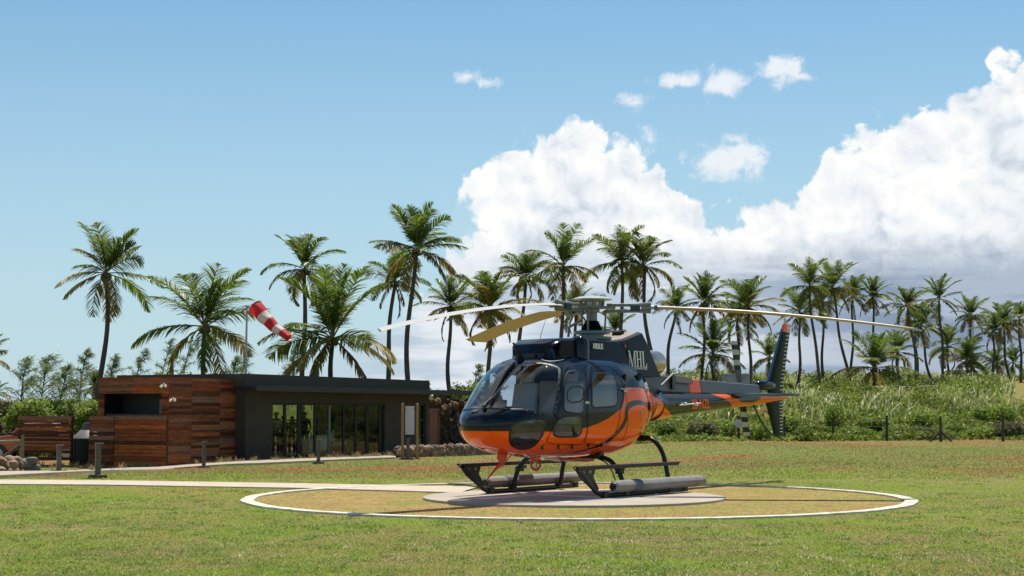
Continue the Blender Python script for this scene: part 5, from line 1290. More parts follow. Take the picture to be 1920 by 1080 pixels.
# ---------------------------------------------------------------- palms
rngp=np.random.default_rng(11)
pal_g=leafmat('palm_green',[(.075,.15,.018),(.14,.22,.028),(.24,.28,.055),(.10,.17,.022)],.5,.38)
pal_y=leafmat('palm_yellow',[(.32,.25,.05),(.22,.23,.045),(.42,.27,.06),(.17,.20,.04)],.35,.5)
pal_b=leafmat('palm_dead',[(.20,.11,.05),(.28,.15,.06),(.14,.08,.04)],.2,.7)
rach=mat('palm_rachis',(.16,.15,.05),.6)
trunk_m=mat('palm_trunk',(.13,.10,.078),.9,noise=3,col2=(.06,.048,.038),bump=(5,.8,.03),scale3=(.6,.6,5))
nut_m=mat('coconut',(.13,.10,.03),.5)
def palm_crown(seed,nf,droop=1.0,spear=.35,young=False,wind=.25):
    """unit crown: frond length about 1; returns arrays"""
    rg=np.random.default_rng(seed); P=[];W=[];MI=[]; RA=[]
    for i in range(nf):
        u=i/(nf-1)                       # 0 youngest (upright) .. 1 oldest (hanging)
        azm=i*2.39996+rg.normal()*.35
        e0=math.radians(88-66*u**.9-68*u**2.0+rg.normal()*8)
        Lf=(.80+.26*math.sin(min(1,u*1.5+.25)*math.pi*.7))*rg.uniform(.86,1.1)
        if u<.12: Lf*=.85
        bend=(.30+.75*u*(1-.4*u))*droop*rg.uniform(.65,1.35)
        ns=15; p=np.zeros(3); pts=[p.copy()]
        dirs=[]
        for s in range(ns):
            t=(s+.5)/ns; e=e0-bend*1.6*t**1.6
            d=np.array([math.cos(azm)*math.cos(e),math.sin(azm)*math.cos(e),math.sin(e)]); d[0]+=wind*.35*t*(1-.5*u); d/=np.linalg.norm(d); dirs.append(d); p=p+d*Lf/ns; pts.append(p.copy())
        RA.append(np.array(pts)); 
        m=0 if u<.5 else (1 if rg.random()<.75*(u-.3)*1.6 else 0)
        if u>.88 and rg.random()<.5: m=2
        dead=(m==2)
        nl=58; roll=rg.normal()*.35
        for k in range(nl):
            t=.13+.86*(k+.5)/nl; f=t*ns; j=min(ns-1,int(f)); q=pts[j]+(pts[j+1]-pts[j])*(f-j); d=dirs[j]
            ll=.25*math.sin(math.pi*min(1,(t*.80+.13)))**.5*(1 if not dead else .7)*(1.0 if t<.82 else 1-.75*(t-.82)/.18)
            sd=np.cross(d,[0,0,1.]); nrm=np.linalg.norm(sd); sd=sd/nrm if nrm>.15 else np.array([-math.sin(azm),math.cos(azm),0])
            up=np.cross(sd,d)
            sd=sd*math.cos(roll)+up*math.sin(roll); up=np.cross(sd,d)
            for sg in (1,-1):
                if rg.random()<.04+(.35 if dead else 0)+.08*u: continue
                hang=.05+.55*min(1,u*1.1)*rg.uniform(.5,1.2)+(.7 if dead else 0)
                v=sd*sg*.80+d*(.62+.25*t)+up*(.30*(1-u))+np.array([0,0,-hang*.75])+rg.normal(size=3)*.06; v/=np.linalg.norm(v)
                v2=v+np.array([0,0,-.28-.45*hang])+np.array([wind*.35,0,0]); v2/=np.linalg.norm(v2)
                L_=ll*rg.uniform(.85,1.12); P.append([q,q+v*L_*.55,q+v*L_*.55+v2*L_*.5]); 
                ww=np.cross(v,[0,0,1.])+rg.normal(size=3)*.35; ww/=np.linalg.norm(ww)+1e-9; W.append(ww*.0098); MI.append(m)
    return np.array(P),np.array(W),MI,RA
CR=[]
for k,(nf,dr,wi) in enumerate(((21,1.0,.3),(18,.9,.4),(23,1.1,.2),(20,.95,.45),(17,.85,.35),(22,1.15,.3),(24,.9,.15),(19,1.2,.4),(16,1.0,.3),(21,.8,.25))):
    P,W,MI,RA=palm_crown(40+k,nf,dr,wind=wi)
    o=npstrip('crown',P,W,[pal_g,pal_y,pal_b],mi=MI,taper=np.array([1.0,1.0,.15])); me=o.data
    mb=MB()
    for r_ in RA: mb.tube(r_[::3],list(np.linspace(.011,.003,len(r_[::3]))),4,caps=False)
    o2=mb.build('rachis',rach,smooth=60); me2=o2.data
    bpy.data.objects.remove(o); bpy.data.objects.remove(o2); CR.append((me,me2))
mb=MB(); rg=random.Random(4)
for i in range(8):
    a=i*.9; vs,f_=rock(.13,i,1.15); mb.add([v+Vector((math.cos(a)*.26,math.sin(a)*.26,-.25-.12*(i%3))) for v in vs],f_)
o=mb.build('coconuts',nut_m,smooth=60); NUT=o.data; bpy.data.objects.remove(o)
def palm(xb,xc,yc,Lpx,y,label,var=None,bow=0,nuts=True,r0=.17,young=False,grp='coconut palms behind the landing area'):
    var=abs(hash((xb*7+yc)))%len(CR) if var is None else var
    top=at_y(xc,yc,y); bx=(xb-960)/2950*y; base=Vector((bx,y,gz(bx,y)-.25)); S=Lpx/2950*y/.93
    t=thing('coconut_palm',label,'palm tree',base,0,grp)
    d=top-base; pts=[];rad=[]; nn=16
    for i in range(nn+1):
        u=i/nn; p=d*u; p.x+=bow*math.sin(math.pi*u)+.06*math.sin(u*9+xb); p.x+=d.x*0
        pts.append(p); rad.append(r0*(1.35 if i==0 else 1-.42*u)*(1+.03*math.sin(i*2.3)))
    tr=MB().tube(pts,rad,12).build('trunk',trunk_m,t,smooth=60)
    me,me2=CR[var]
    c_=bpy.data.objects.new('crown',me); COL.objects.link(c_); c_.parent=t; c_.location=d; c_.scale=(S*1.04,S*1.04,S*rngp.uniform(.92,1.08)); c_.rotation_euler=(rngp.normal()*.06,rngp.normal()*.06,0); c_.rotation_euler.z=rngp.random()*6.28*.0+[0,2.1,4.2][int(rngp.random()*3)]*0
    # rotate by mesh variety: spin keeps the wind lean only roughly
    c_.rotation_euler.z=(rngp.random()-.5)*2.2
    r_=bpy.data.objects.new('rachis',me2); COL.objects.link(r_); r_.parent=c_
    if nuts:
        n_=bpy.data.objects.new('coconuts',NUT); COL.objects.link(n_); n_.parent=t; n_.location=d+Vector((0,0,.05)); n_.scale=(.75,.75,.75)
    return t
# xb, xc, yc(heart), frond px, depth, bow, label
PL=[(158,199,512,103,78,.45,'tall palm with a leaning trunk rising behind the left end of the timber wing'),
(381,384,612,128,76,0,'stout low palm with a wide crown behind the pavilion, left of the windsock'),
(567,572,505,80,84,0,'slim palm just right of the windsock, behind the broad low palm'),
(620,623,635,140,74,0,'broad low palm with long drooping fronds above the pavilion roof'),
(727,740,528,66,90,-.15,'palm with coconuts and a bent trunk, left neighbour of the tallest palm'),
(773,781,468,92,84,-.35,'tallest palm, standing over the right end of the pavilion roof'),
(849,846,575,62,92,-.2,'small-crowned palm above the stone wall, in line with the far left rotor blade'),
(905,918,580,88,84,.15,'full palm whose trunk passes behind the tip of the brown rotor blade'),
(968,986,520,62,96,-.1,'narrow palm behind the helicopter nose, second left of the rotor head'),
(1050,1056,500,78,94,0,'tall palm just left of the rotor head'),
(1079,1080,580,56,104,0,'small palm partly hidden behind the rotor head'),
(1163,1166,492,76,96,0,'tall straight palm just right of the rotor head'),
(1243,1207,500,80,97,-.35,'tall palm with a strongly bowed trunk ending at the exhaust pipe'),
(1150,1153,622,50,108,0,'low palm peeking over the engine cowling'),
(1250,1268,578,48,112,-.2,'small dark palm with a curving trunk right of the exhaust'),
(1316,1321,566,62,106,0,'palm behind the front of the tail boom with a full upright crown'),
(1336,1336,664,66,104,0,'low bushy palm with yellowish fronds above the tail boom'),
(1406,1402,576,66,108,.05,'palm between the striped tail rotor blade and the tail fin'),
(1385,1383,602,48,122,0,'dark ragged palm behind the striped tail rotor blade'),
(1442,1443,672,48,112,0,'low palm directly left of the upper tail fin'),
(1494,1499,586,54,112,.1,'palm with a thin straight trunk just right of the tail fin'),
(1543,1518,536,56,108,-.15,'tall ragged palm leaning left above the road'),
(1541,1543,566,46,120,0,'palm with a straight dark trunk in the cluster above the road'),
(1596,1561,540,54,114,-.1,'palm with a long trunk leaning left over the road'),
(1593,1598,556,44,126,.1,'upright palm between two leaning palms above the road'),
(1640,1636,556,44,124,0,'palm standing behind the tip of the right rotor blade, above the big low palm'),
(1637,1638,690,78,110,0,'large low palm beside the road with yellow lower fronds'),
(1682,1682,660,50,118,0,'dense dark palm just right of the large low palm'),
(1719,1702,574,48,116,.1,'thin palm left of a pair, with a dark slanting trunk'),
(1720,1715,602,40,126,0,'small palm tucked against the thin slanting palm'),
(1748,1727,612,46,122,-.1,'palm with sparse fronds and a trunk leaning to the left'),
(1769,1761,560,46,120,.0,'tall isolated palm right of the rotor blade tip'),
(1777,1777,650,48,134,0,'low palm beside the white van'),
(1820,1820,592,42,130,0,'palm with an umbrella crown between the tall isolated palm and the right edge group'),
(1813,1812,676,54,124,0,'low wide palm right of the white van'),
(1834,1824,690,30,132,0,'short leaning palm next to the low wide palm'),
(1862,1863,622,42,124,0,'palm with brown hanging fronds in the right edge group'),
(1892,1881,606,46,126,-.1,'tall palm with a slightly leaning trunk in the right edge group'),
(1868,1869,682,36,140,0,'small palm at the back of the right edge group'),
(1914,1911,600,44,128,0,'palm cut by the right edge of the picture'),
(1896,1899,680,38,138,0,'small bushy palm low at the right edge'),
(-25,-22,672,46,92,0,'palm cut by the left edge of the picture'),
(-12,-8,740,34,84,0,'small low palm at the left edge below the cut palm')]
for i,(xb,xc,yc,Lp,y,bow,lb) in enumerate(PL):
    palm(xb,xc,yc,Lp,y,lb,var=(i*3+1)%10,bow=bow,nuts=(Lp>50),r0=.165 if i<6 else (.15 if i<15 else .125))
# a date palm among the bushes
palm(176,176,722,28,88,'small feathery date palm among the bushes left of the timber wing',var=6,nuts=False,r0=.15,grp=None)

# ---------------------------------------------------------------- bushes, feathery trees
bush_m=[leafmat('bush_bright',[(.13,.21,.025),(.22,.31,.04),(.30,.36,.07)],.5,.5),leafmat('bush_mid',[(.10,.16,.025),(.16,.22,.04),(.22,.25,.07)],.45,.5),leafmat('bush_dull',[(.12,.13,.05),(.19,.18,.08),(.26,.21,.11)],.4,.6)]
bark=mat('bark',(.12,.09,.065),.9,bump=(8,.5))
def bush(x,y,w,h,label,grp,m=0,n_=2600,leaf=.10,d=None,seed=0,base=0):
    rg=np.random.default_rng(seed+int(x*13+y*7)); d=d or w*.7
    nl=11; lob=[]
    for k in range(nl):
        a=rg.random()*6.28; r_=rg.random()**.5*.62; lob.append((math.cos(a)*r_*w/2,math.sin(a)*r_*d/2,h*(.35+.36*rg.random()*(1.1-r_)),.22+.16*rg.random()))
    L_=np.array(lob); k=rg.integers(0,nl,n_); v=rg.normal(size=(n_,3)); v/=np.linalg.norm(v,axis=1)[:,None]
    rad=(.72+.34*rg.random(n_)); sz=L_[k,3]
    c=L_[k,:3]+v*rad[:,None]*np.stack([sz*w*.62,sz*d*.62,sz*h*1.05],1)
    c+=rg.normal(size=(n_,3))*leaf*.6; c[:,2]=np.maximum(c[:,2],.03)
    a=rg.normal(size=(n_,3)); a[:,2]*=.7; a/=np.linalg.norm(a,axis=1)[:,None]; b=np.cross(a,v+rg.normal(size=(n_,3))*.6); b/=np.linalg.norm(b,axis=1)[:,None]+1e-9
    s=leaf*(.6+.8*rg.random(n_))[:,None]
    V=np.stack([c-a*s,c-b*s*.45,c+a*s,c+b*s*.45],1)
    t=thing('bush',label,'bush',(x,y,gz(x,y)-.05+base),0,grp)
    npmesh('foliage',V,bush_m[m],t)
    mb=MB()
    for q in range(5):
        l0=lob[q]; mb.tube([(l0[0]*.15,l0[1]*.15,-.1),(l0[0]*.6,l0[1]*.6,l0[2]*.6),(l0[0],l0[1],l0[2])],[.05,.03,.012],6)
    mb.build('stem',bark,t); return t
def feather(px,yb,yt,y,w,label,grp='feathery casuarina trees',lean=.0,seed=0,dens=1.,m=None,r0=.10):
    """casuarina: wispy drooping needle sprays on thin limbs; w = crown width px"""
    rg=np.random.default_rng(seed+int(px)); x=(px-960)/2950*y; z0=gz(x,y)-.1; zt=CH+(772-yt)/2950*y; H=zt-z0; W_=w/2950*y
    zb=max(.10,(CH+(772-yb)/2950*y-z0)/H-.15)
    t=thing('casuarina_tree',label,'tree',(x,y,z0),0,grp)
    tr=[Vector((lean*H*u*u+.05*math.sin(u*8),0,H*u)) for u in np.linspace(0,1,9)]
    mb=MB().tube(tr,list(np.linspace(r0,.015,9)),8); P=[];Wd=[]
    nb_=int(20*dens)+8
    for i in range(nb_):
        u=zb+(1-zb)*((i+.5)/nb_)**.9*.97; j=min(7,int(u*8)); p=tr[j].lerp(tr[j+1],u*8-j); a=rg.random()*6.283
        Lb=W_*1.05*(1.0-((u-zb)/(1-zb))**1.0*.88)*(.6+.6*rg.random()); el_=.35+.6*rg.random()
        q=[p]
        for s in range(5):
            e=el_-s*.10; q.append(q[-1]+Vector((math.cos(a)*math.cos(e)+.18,math.sin(a)*math.cos(e),math.sin(e)))*Lb/5)
        mb.tube(q,[.022,.018,.014,.011,.008,.005],5,caps=False)
        for k in range(11):
            s=.25+.75*rg.random(); f=s*5; j=min(4,int(f)); c=np.array(q[j].lerp(q[j+1],f-j)); 
            for _ in range(3):
                v=rg.normal(size=3)*.55+np.array([.35,0,.15]); v/=np.linalg.norm(v); L_=.20+.26*rg.random()
                P.append([c,c+v*L_*.5,c+v*L_*.85+np.array([.04,0,-.12*L_*2])]); ww=rg.normal(size=3); ww/=np.linalg.norm(ww); Wd.append(ww*.015)
    mb.build('trunk',bark,t,smooth=60)
    npstrip('crown',np.array(P),np.array(Wd),m or casu,t,taper=np.array([1,.9,.2]))
    return t
casu=leafmat('casuarina_needles',[(.15,.22,.08),(.23,.30,.12),(.30,.34,.17)],.55,.6)
FT_=[(42,745,672,86,70,0,'casuarina at the far left edge of the treeline'),(78,742,668,84,84,.04,'bushy casuarina second from the left'),(112,745,690,82,76,.05,'rounded casuarina left of the leaning palm trunk'),(150,740,655,90,44,.04,'thin casuarina just left of the leaning palm trunk'),(205,712,668,92,32,.03,'short casuarina just right of the leaning palm trunk'),
(250,715,655,95,34,.12,'windblown casuarina with a bent top above the timber wing'),(300,712,635,95,38,.10,'tall wispy casuarina above the timber wing'),(342,712,636,97,36,.06,'wispy casuarina left of the stout low palm'),(430,706,668,95,34,.08,'faint casuarina just left of the windsock pole'),(450,706,655,98,28,.05,'faint thin casuarina behind the windsock pole'),
(540,706,655,95,40,.06,'sparse casuarina above the pavilion roof, right of the windsock'),(888,735,685,96,36,.05,'casuarina left of the trunk behind the brown blade'),(925,735,690,98,34,.05,'casuarina directly left of the helicopter canopy')]
for i,(px,yb,yt,y,w,ln,lb) in enumerate(FT_): feather(px,yb,yt,y,w,lb,lean=ln+.04,seed=i,dens=1.5 if i<4 else .75,r0=.06)
def bpx(px,ytop,wpx,y,label,grp,m,n_=2600,leaf=.1,seed=0,extra=0.):
    x=(px-960)/2950*y; h=CH+(772-ytop)/2950*y-gz(x,y)+.05; return bush(x,y,wpx/2950*y,h*1.06,label,grp,m,n_,leaf,seed=seed,d=max(2.,wpx/2950*y*.8))
g1='green bushes left of and behind the timber wing'
for i,(px,yt,w,y,m) in enumerate(((10,748,90,72,2),(-15,752,60,77,1),(62,740,110,70,0),(105,744,90,74,0),(140,738,80,73,1),(172,740,70,71,0),(215,716,90,82,1),(262,712,80,84,0),(312,704,90,84,0),(352,702,60,86,1),(395,706,70,88,1),(30,772,70,74,0))):
    bpx(px,yt,w,y,['bright green','olive green','pale dry'][m]+' bush '+['at the far left beside the red car','cut by the left edge of the picture','behind the dark board fence','behind the dark board fence, nearer the water tank','above the water tank lid','just right of the leaning palm trunk','showing over the left corner of the timber wing','over the timber wing roof near the floodlight','over the middle of the timber wing roof','left of the stout low palm trunk','right of the stout low palm trunk','low behind the orange car'][i],g1,m,3200,.11,seed=i)
g2='bushes above the rock wall'
for i,(px,yt,w,y,m) in enumerate(((828,722,44,90,1),(862,716,50,90,0),(893,712,46,88,0),(922,718,44,92,1),(835,738,60,82,2),(880,738,60,82,2),(795,712,30,92,0))):
    bpx(px,yt,w,y,['bush right above the end of the pavilion fascia','dense bush above the rock wall','bright bush left of the helicopter canopy','bush touching the helicopter canopy outline','low pale growth on the bank above the wooden door','low pale growth on the bank left of the helicopter nose','small broad-leaved bush peeking over the pavilion roof'][i],g2,m,2400,.09,seed=30+i)
# bushes seen through the pavilion
g3='sunlit bushes behind the pavilion'
for i,(px,y) in enumerate(((470,96),(507,104),(556,106),(612,100))):
    bpx(px,758,60,y,'sunlit bush behind the pavilion seen through its left glass doors',g3,0,2600,.13,seed=50+i)

# ---------------------------------------------------------------- hillside
# tall silvery grass and weeds on the slope
tall=leafmat('cane_grass',[(.20,.27,.04),(.30,.37,.08),(.60,.58,.40),(.36,.40,.12),(.17,.26,.035),(.46,.42,.20)],.45,.45)
weed=leafmat('weeds',[(.11,.18,.022),(.18,.28,.035),(.25,.33,.055),(.30,.30,.09)],.4,.55,posscale=.5)
def hill_pts(n_,y0,y1,x0f=.07,x1f=.345):
    y=y0+(y1-y0)*RNG.random(n_); x=(x0f+(x1f-x0f)*RNG.random(n_))*y; return x,y
def on_road(x,y):
    # road: depth band 107-113 for x from 17 to 31, bare field right of x>31
    yc=107.5+(x-18)*.42
    return (np.abs(y-yc)<2.6)&(x>15)&(x<31.5)
x,y=hill_pts(150000,84,150)
clump=np.sin(x*.9+np.sin(y*.7)*2)*np.sin(y*.55+x*.3)+np.sin(x*2.3+y*1.1)*.5
keep=~on_road(x,y)&~((x>.305*y-.5+2*np.sin(y*.5))&(y<135))&(RNG.random(len(x))<.55*np.clip(.42+.95*clump,0.04,1)*np.clip((y-84)/12,0.03,1))
# keep a view open over the road from the camera side
keep&=~((x>15)&(x<31)&(y>101)&(y<107.5+(x-18)*.42)&(y>102+(x-18)*.42)&(RNG.random(len(x))<.98))
x,y,cl=x[keep],y[keep],clump[keep]; n_=len(x); z=gzv(x,y)
h=(.40+.75*RNG.random(n_)**1.3)*(.8+.55*np.clip(cl,-.6,1)+.25*np.sin(x*3.1+y*.7)*np.sin(y*2.3))*np.where(y>110,.72,1); h=np.where((x>15)&(x<31)&(y>96)&(y<112),h*.45,h)
a=RNG.random(n_)*6.283; ln=.15+.45*RNG.random(n_); ln=ln*(1+1.2*(RNG.random(n_)<.25)); dx=np.cos(a)*ln+.15; dy=np.sin(a)*ln
P0=np.stack([x,y,z-.02],1); P1=P0+np.stack([dx*.3*h,dy*.3*h,h*.55],1); P2=P1+np.stack([dx*.45*h,dy*.45*h,h*.30],1); P3=P2+np.stack([dx*.5*h,dy*.5*h,h*.02],1)
b=RNG.random(n_)*6.283; W=np.stack([np.cos(b),np.sin(b)*.4,np.zeros(n_)],1)*(.022+.022*RNG.random(n_))[:,None]
tag(npstrip('tall_grass',np.stack([P0,P1,P2,P3],1),W,tall,taper=np.array([1,1,.8,.15])),'tall silvery green cane grass covering the slope behind the fence','grass',kind='stuff')
def bare(x,y):
    b=np.zeros(len(x),bool)
    for cx,cy,rx,ry in ((15.4,81.5,1.3,2.2),(17.6,80.6,1.0,1.6),(25.2,81.5,1.2,1.8),(20.5,84,.8,1.5),(11.5,80.3,.9,1.2),(28,80,.8,1.2)): b|=((x-cx)/rx)**2+((y-cy)/ry)**2<1
    return b
# weeds: leafy ground cover over the whole bank
x,y=hill_pts(200000,78.2,132)
dens=np.sin(x*.8+2*np.sin(y*.35))*np.sin(y*.6+x*.35)
keep=~on_road(x,y)&(RNG.random(len(x))<np.clip(.62+.55*dens,.06,1))&~((x>.31*y)&(y>95)&(y<130))&~bare(x,y)&~((x>15)&(x<31)&(y>102.5+(x-18)*.42)&(y<107.5+(x-18)*.42))
x,y,dn=x[keep],y[keep],dens[keep]; n_=len(x); z=gzv(x,y)+RNG.random(n_)**.7*(.12+.30*np.clip(dn+.4,0,1)+.75*np.clip(np.sin(x*1.9+np.sin(y*.8)*1.5)*np.sin(y*.9+x*.5)+.15*np.sin(x*5),0,1)**1.5*np.clip((y-80)/8,0,1)); c=np.stack([x,y,z],1)
a=RNG.normal(size=(n_,3)); a/=np.linalg.norm(a,axis=1)[:,None]; b=RNG.normal(size=(n_,3)); b=np.cross(a,b); b/=np.linalg.norm(b,axis=1)[:,None]; s=(.06+.09*RNG.random(n_))[:,None]
tag(npmesh('weeds',np.stack([c-a*s,c-b*s*.5,c+a*s,c+b*s*.5],1),weed),'low green weeds and creepers on the bank behind the fence posts','ground cover',kind='stuff')
# left-hand meadow grass, seen beyond the orange car and above the rock wall
x=RNG.uniform(-32,-2,90000); y=RNG.uniform(72,112,90000); keep=~((y<82)&(x>-17)); x,y=x[keep],y[keep]; n_=len(x); z=gzv(x,y); h=.5+.8*RNG.random(n_)
a=RNG.random(n_)*6.283; P0=np.stack([x,y,z],1); P1=P0+np.stack([np.cos(a)*h*.2,np.sin(a)*h*.2,h*.6],1); P2=P1+np.stack([np.cos(a)*h*.3,np.sin(a)*h*.3,h*.3],1)
W=np.stack([np.cos(a+1.5),np.sin(a+1.5)*.4,np.zeros(n_)],1)*.028
tag(npstrip('meadow_grass',np.stack([P0,P1,P2],1),W,leafmat('meadow_leaf',[(.15,.22,.035),(.24,.30,.06),(.34,.36,.16)],.45),taper=np.array([1,.8,.2])),'long green grass on the bank behind the pavilion and car','grass',kind='stuff')
# individual shrubs near the fence
g4='weedy shrubs along the fence foot'
for i,(px,yt,w,y,m) in enumerate(((1312,790,70,80,2),(1345,783,90,81,0),(1420,794,60,80,0),(1505,800,50,79.5,1),(1560,756,50,84,0),(1600,799,80,80,0),(1690,797,90,81,0),(1728,802,60,80,2),(1790,795,60,81,0),(1835,802,80,80,0),(1890,790,80,80,2),(1880,760,60,84,0),(1250,790,60,81,1),(1640,778,90,83,0),(1480,780,60,83,0),(1740,770,110,85,0),(1855,760,90,88,0))):
    bpx(px,yt,w,y,['bright green','dark green','dry brownish'][m]+' shrub on the bank '+['right of the small post under the tail boom','below the middle of the tail boom','right of the round sign','right of the lower tail fin','clump of tall blades behind the third post','between two posts right of the tail','left of the braced post','just left of the braced post','right of the braced post','left of the last post','at the foot of the last fence post','behind the last post','behind the helicopter body near the exhaust','halfway up the slope between the posts','halfway up the slope behind the tail fin','halfway up the slope behind the braced post','high on the slope near the right edge'][i],g4,m,2200,.085,seed=80+i)
# road and bare field
road_m=mat('road_dust',(.42,.38,.33),.9,noise=1.2,col2=(.33,.29,.24))
mb=MB(); nn=30
for i in range(nn+1):
    x=14+18*i/nn; yc=107.5+(x-18)*.42
    for k in range(5):
        y=yc-2.5+1.25*k; mb.v.append((x,y,gz(x,y)+.05))
for i in range(nn):
    for k in range(4): mb.f.append((5*i+k,5*i+k+1,5*i+6+k,5*i+5+k)); mb.m.append(0)
tag(mb.build('road',road_m),kind='structure')
# ---------------------------------------------------------------- fence posts at the foot of the slope
pm=mat('post_dark',(.085,.06,.045),.85,noise=4)
for px,y0,y1,lb in ((1296,790,818,'short dark fence post under the tail boom'),(1385,778,820,'fence post carrying the round pale disc'),(1398,785,810,'pale leaning post just right of the round disc'),(1471,779,821,'fence post beside the lower tail fin'),(1562,782,822,'fence post third from the right before the braced one'),(1663,778,824,'fence post left of the braced post'),(1764,780,826,'braced fence post with two slanting struts'),(1881,780,826,'last fence post near the right edge')):
    q=gpt(px,y1+2); h=(y1-y0)/2950*q.y; t=thing('fence_post',lb,'fence post',q,0,'dark wooden fence posts at the slope foot')
    MB().tube([(0,0,-.2),(.01,0,h)],[.075,.06],8).build('post',pm if px!=1398 else mat('post_pale',(.30,.28,.25),.8),t,smooth=50)
    if px==1764:
        for s in (-1,1): MB().tube([(s*.55,0,-.03),(0,0,h*.42)],.05,8).build('strut',pm,t,smooth=50)
    if px==1385:
        MB().tube([(0,-.09,h*.66),(0,-.12,h*.66)],.22,28).build('disc',mat('disc_pale',(.52,.48,.53),.5),t)
mb=MB(); pp=[gpt(px,824) for px in (1240,1296,1385,1471,1562,1663,1764,1881,1960)]
t=thing('wire_fence','thin wires strung between the fence posts at the slope foot','fence',pp[0])
for hz_ in (.35,.65,.95):
    mb.tube([p-pp[0]+Vector((0,0,hz_)) for p in pp],.003,4)
mb.build('wire',mat('wire_grey',(.18,.16,.14),.5),t)
# pale low box behind the tail, white van
q=at_y(1379,715,100); t=thing('concrete_tank','pale grey low water trough box on the crest behind the tail boom','tank',(q.x,q.y,gz(q.x,q.y)-.2)); hh=CH+(772-703)/2950*100-gz(q.x,q.y)
MB().box((0,0,hh/2+.1),(1.65,1.2,hh+.2)).build('tank_body',mat('tank_grey',(.42,.44,.46),.8,noise=2),t,bevel=.02); MB().box((0,0,hh+.23),(1.72,1.28,.06)).build('tank_lid',mat('tank_lid_pale',(.5,.5,.5),.8),t)
y=136.; x=(1786-960)/2950*y; zt=CH+(772-693)/2950*y; t=thing('white_van','white van on the crest, only its roof showing over the grass','van',(x,y,zt-1.95),R(-3))
vp=mat('van_white',(.78,.78,.77),.35,coat=.6)
MB().prism([(-1.0,.35),(-1.05,1.2),(-.92,1.78),(-.7,1.93),(.95,1.93),(1.15,1.7),(1.5,1.15),(1.95,1.0),(2.0,.35)],(0,-.85,0),(1,0,0),(0,0,1),(0,1.7,0)).build('body',vp,t,bevel=.06)
for a_,b_ in ((-.85,-.1),(0,.8)): MB().prism([(a_,1.2),(a_,1.66),(b_,1.66),(b_,1.2)],(0,-.857,0),(1,0,0),(0,0,1),(0,1.714,0)).build('side_window',mat('van_glass',(.03,.04,.045),.1),t)
for x_ in (-.6,1.4):
    for y_ in (-.8,.8): MB().tube([(x_,y_-.1,.33),(x_,y_+.1,.33)],.33,18).build('wheel',seal,t,smooth=40)

# ---------------------------------------------------------------- people inside the pavilion
def skin(name,joints,edges,mat_,parent=None,sub=1):
    me=bpy.data.meshes.new(name); me.from_pydata([j[0] for j in joints],edges,[]); o=bpy.data.objects.new(name,me); COL.objects.link(o)
    m=o.modifiers.new('skin','SKIN'); m.use_smooth_shade=True; 
    for v,j in zip(me.skin_vertices[0].data,joints): v.radius=(j[1],j[2] if len(j)>2 else j[1])
    me.skin_vertices[0].data[0].use_root=True
    s=o.modifiers.new('sub','SUBSURF'); s.levels=sub; s.render_levels=sub
    dg=bpy.context.evaluated_depsgraph_get(); m2=bpy.data.meshes.new_from_object(o.evaluated_get(dg)); m2.name=name; bpy.data.objects.remove(o)
    o=bpy.data.objects.new(name,m2); COL.objects.link(o); m2.materials.clear(); m2.materials.append(mat_); m2.polygons.foreach_set('use_smooth',[True]*len(m2.polygons))
    if parent: o.parent=parent
    return o
skinm=mat('skin_brown',(.13,.065,.04),.6); hairm=mat('hair_black',(.012,.010,.009),.7)
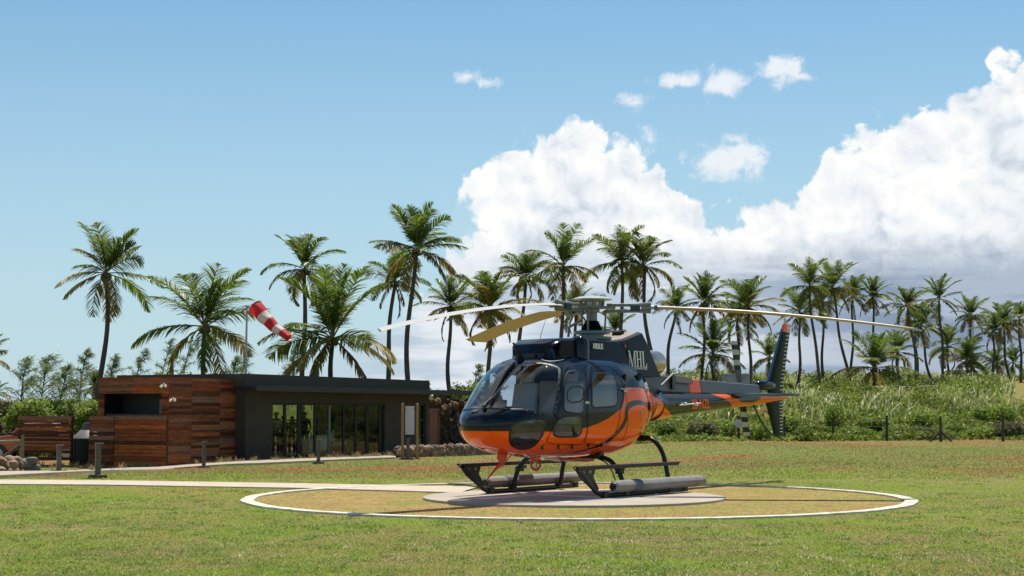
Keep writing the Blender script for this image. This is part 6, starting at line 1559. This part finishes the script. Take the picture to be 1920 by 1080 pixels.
def person(p,rz,label,shirt,trouser,armsL,armsR,H=1.72,bend=0.):
    k=H/1.72; t=thing('person',label,'person',(p.x,p.y,GZ+.065),rz,None); b_=bend
    def V3(x,y,z): return (x*k,(y+b_*max(0,z-.95))*k,z*k)
    hipz=.93; sh=1.42
    J=[(V3(0,0,hipz),.13*k,.10*k),(V3(0,0,1.12),.13*k,.095*k),(V3(0,0,1.30),.15*k,.105*k),(V3(0,.0,sh),.11*k,.09*k),(V3(0,.01,1.50),.052*k),(V3(0,.02,1.57),.062*k,.07*k),(V3(0,.025,1.63),.072*k,.088*k),(V3(0,.02,1.69),.062*k,.075*k)]
    E=[(0,1),(1,2),(2,3),(3,4),(4,5),(5,6),(6,7)]
    def limb(root,pts,rs):
        q=root
        for p_,r_ in zip(pts,rs): J.append((V3(*p_),r_*k)); E.append((q,len(J)-1)); q=len(J)-1
        return q
    for s,A in ((-1,armsL),(1,armsR)):
        w=limb(3,[(s*.17,0,sh-.01),(A[0][0],A[0][1],A[0][2]),(A[1][0],A[1][1],A[1][2])],[.058,.042,.030])
        e=np.array(A[1]); d=e-np.array(A[0]); d/=np.linalg.norm(d); sd=np.cross(d,[0,0,1.]); sd/=np.linalg.norm(sd)+1e-6
        pm_=e+d*.06; q=limb(w,[tuple(pm_)],[.030])
        for f in range(4): 
            o_=sd*(f-1.5)*.019; limb(q,[tuple(pm_+d*.035+o_),tuple(pm_+d*(.085-abs(f-1.4)*.008)+o_+np.array([0,0,-.012]))],[.009,.007])
        limb(w,[tuple(e+d*.03+sd*.035),tuple(e+d*.07+sd*.05)],[.010,.008])
    for s in (-1,1): limb(0,[(s*.09,0,.86),(s*.10,.01,.50),(s*.105,-.02,.09),(s*.11,.10,.035)],[.085,.056,.038,.032])
    skin('body',J,E,skinm,t)
    # face: nose, ears, hair cap
    hd=V3(0,.03,1.635); MB().lathe([(.001,-.01),(.085*k,.0),(.092*k,.045*k),(.075*k,.085*k),(.03*k,.108*k),(.001,.11*k)],(hd[0],hd[1]-.018,hd[2]+.0),14).build('hair',hairm,t,smooth=60)
    c1=V3(0,0,.92);
    S=[(V3(0,0,.92),.150*k,.118*k),(V3(0,0,1.12),.146*k,.112*k),(V3(0,0,1.30),.165*k,.122*k),(V3(0,0,sh),.125*k,.104*k)]; SE=[(0,1),(1,2),(2,3)]
    for s,A in ((-1,armsL),(1,armsR)):
        S.append((V3(s*.175,0,sh-.01),.072*k)); SE.append((3,len(S)-1)); mid=[(.17*s*.25+A[0][0]*.75),A[0][1]*.75,(sh*.25+A[0][2]*.75)]; S.append((V3(*mid),.058*k)); SE.append((len(S)-2,len(S)-1))
    skin('shirt',S,SE,shirt,t)
    T=[(V3(0,0,.95),.148*k,.115*k)]; TE=[]
    for s in (-1,1):
        q=0
        for p_,r_ in (((s*.09,0,.84),.10),((s*.10,.01,.50),.072),((s*.105,-.015,.13),.058)): T.append((V3(*p_),r_*k)); TE.append((q,len(T)-1)); q=len(T)-1
    skin('trousers',T,TE,trouser,t)
    mb=MB()
    for s in (-1,1): mb.box((s*.11*k,.05*k,.045*k),(.09*k,.26*k,.09*k))
    mb.build('shoes',seal,t,bevel=.02)
    # face features
    mb=MB(); mb.box((0,hd[1]+.075*k,hd[2]+.005),(.022*k,.03*k,.045*k)); mb.box((.078*k,hd[1],hd[2]),(.014*k,.035*k,.055*k)); mb.box((-.078*k,hd[1],hd[2]),(.014*k,.035*k,.055*k)); mb.build('face_features',skinm,t,bevel=.005)
    return t
def cloth(n_,c): return mat('cloth_'+n_,c,.85)
dn=([(-.25,-.02,1.15),(-.26,.10,.93)],[(.25,-.02,1.15),(.26,.10,.93)])
person(inside(519,1.6),R(200),'person in a pale shirt and dark trousers, leftmost behind the glass doors',cloth('pale',(.40,.40,.38)),cloth('dark',(.03,.03,.03)),[(-.25,.0,1.15),(-.12,.22,1.08)],[(.25,.0,1.15),(.12,.22,1.10)],1.78)
person(inside(533,1.9),R(170),'person in a beige shirt standing second from the left behind the glass doors',cloth('beige',(.36,.27,.19)),cloth('tan',(.16,.13,.09)),[(-.25,.02,1.15),(-.10,.24,1.12)],[(.25,.0,1.15),(.26,.08,.92)],1.62)
person(inside(549,2.3),R(190),'person in a bright yellow green vest bending behind the glass doors',cloth('yellow',(.55,.62,.03)),cloth('dark2',(.04,.04,.05)),[(-.25,.1,1.10),(-.12,.30,.95)],[(.25,.1,1.10),(.12,.30,.95)],1.60,bend=.45)
person(inside(573,1.5),R(165),'person in a black top and blue jeans stretching one arm to the left',cloth('black',(.012,.012,.016)),cloth('denim',(.08,.17,.26)),[(-.25,-.02,1.15),(-.24,.12,.95)],[(.45,.05,1.40),(.70,.10,1.40)],1.78)
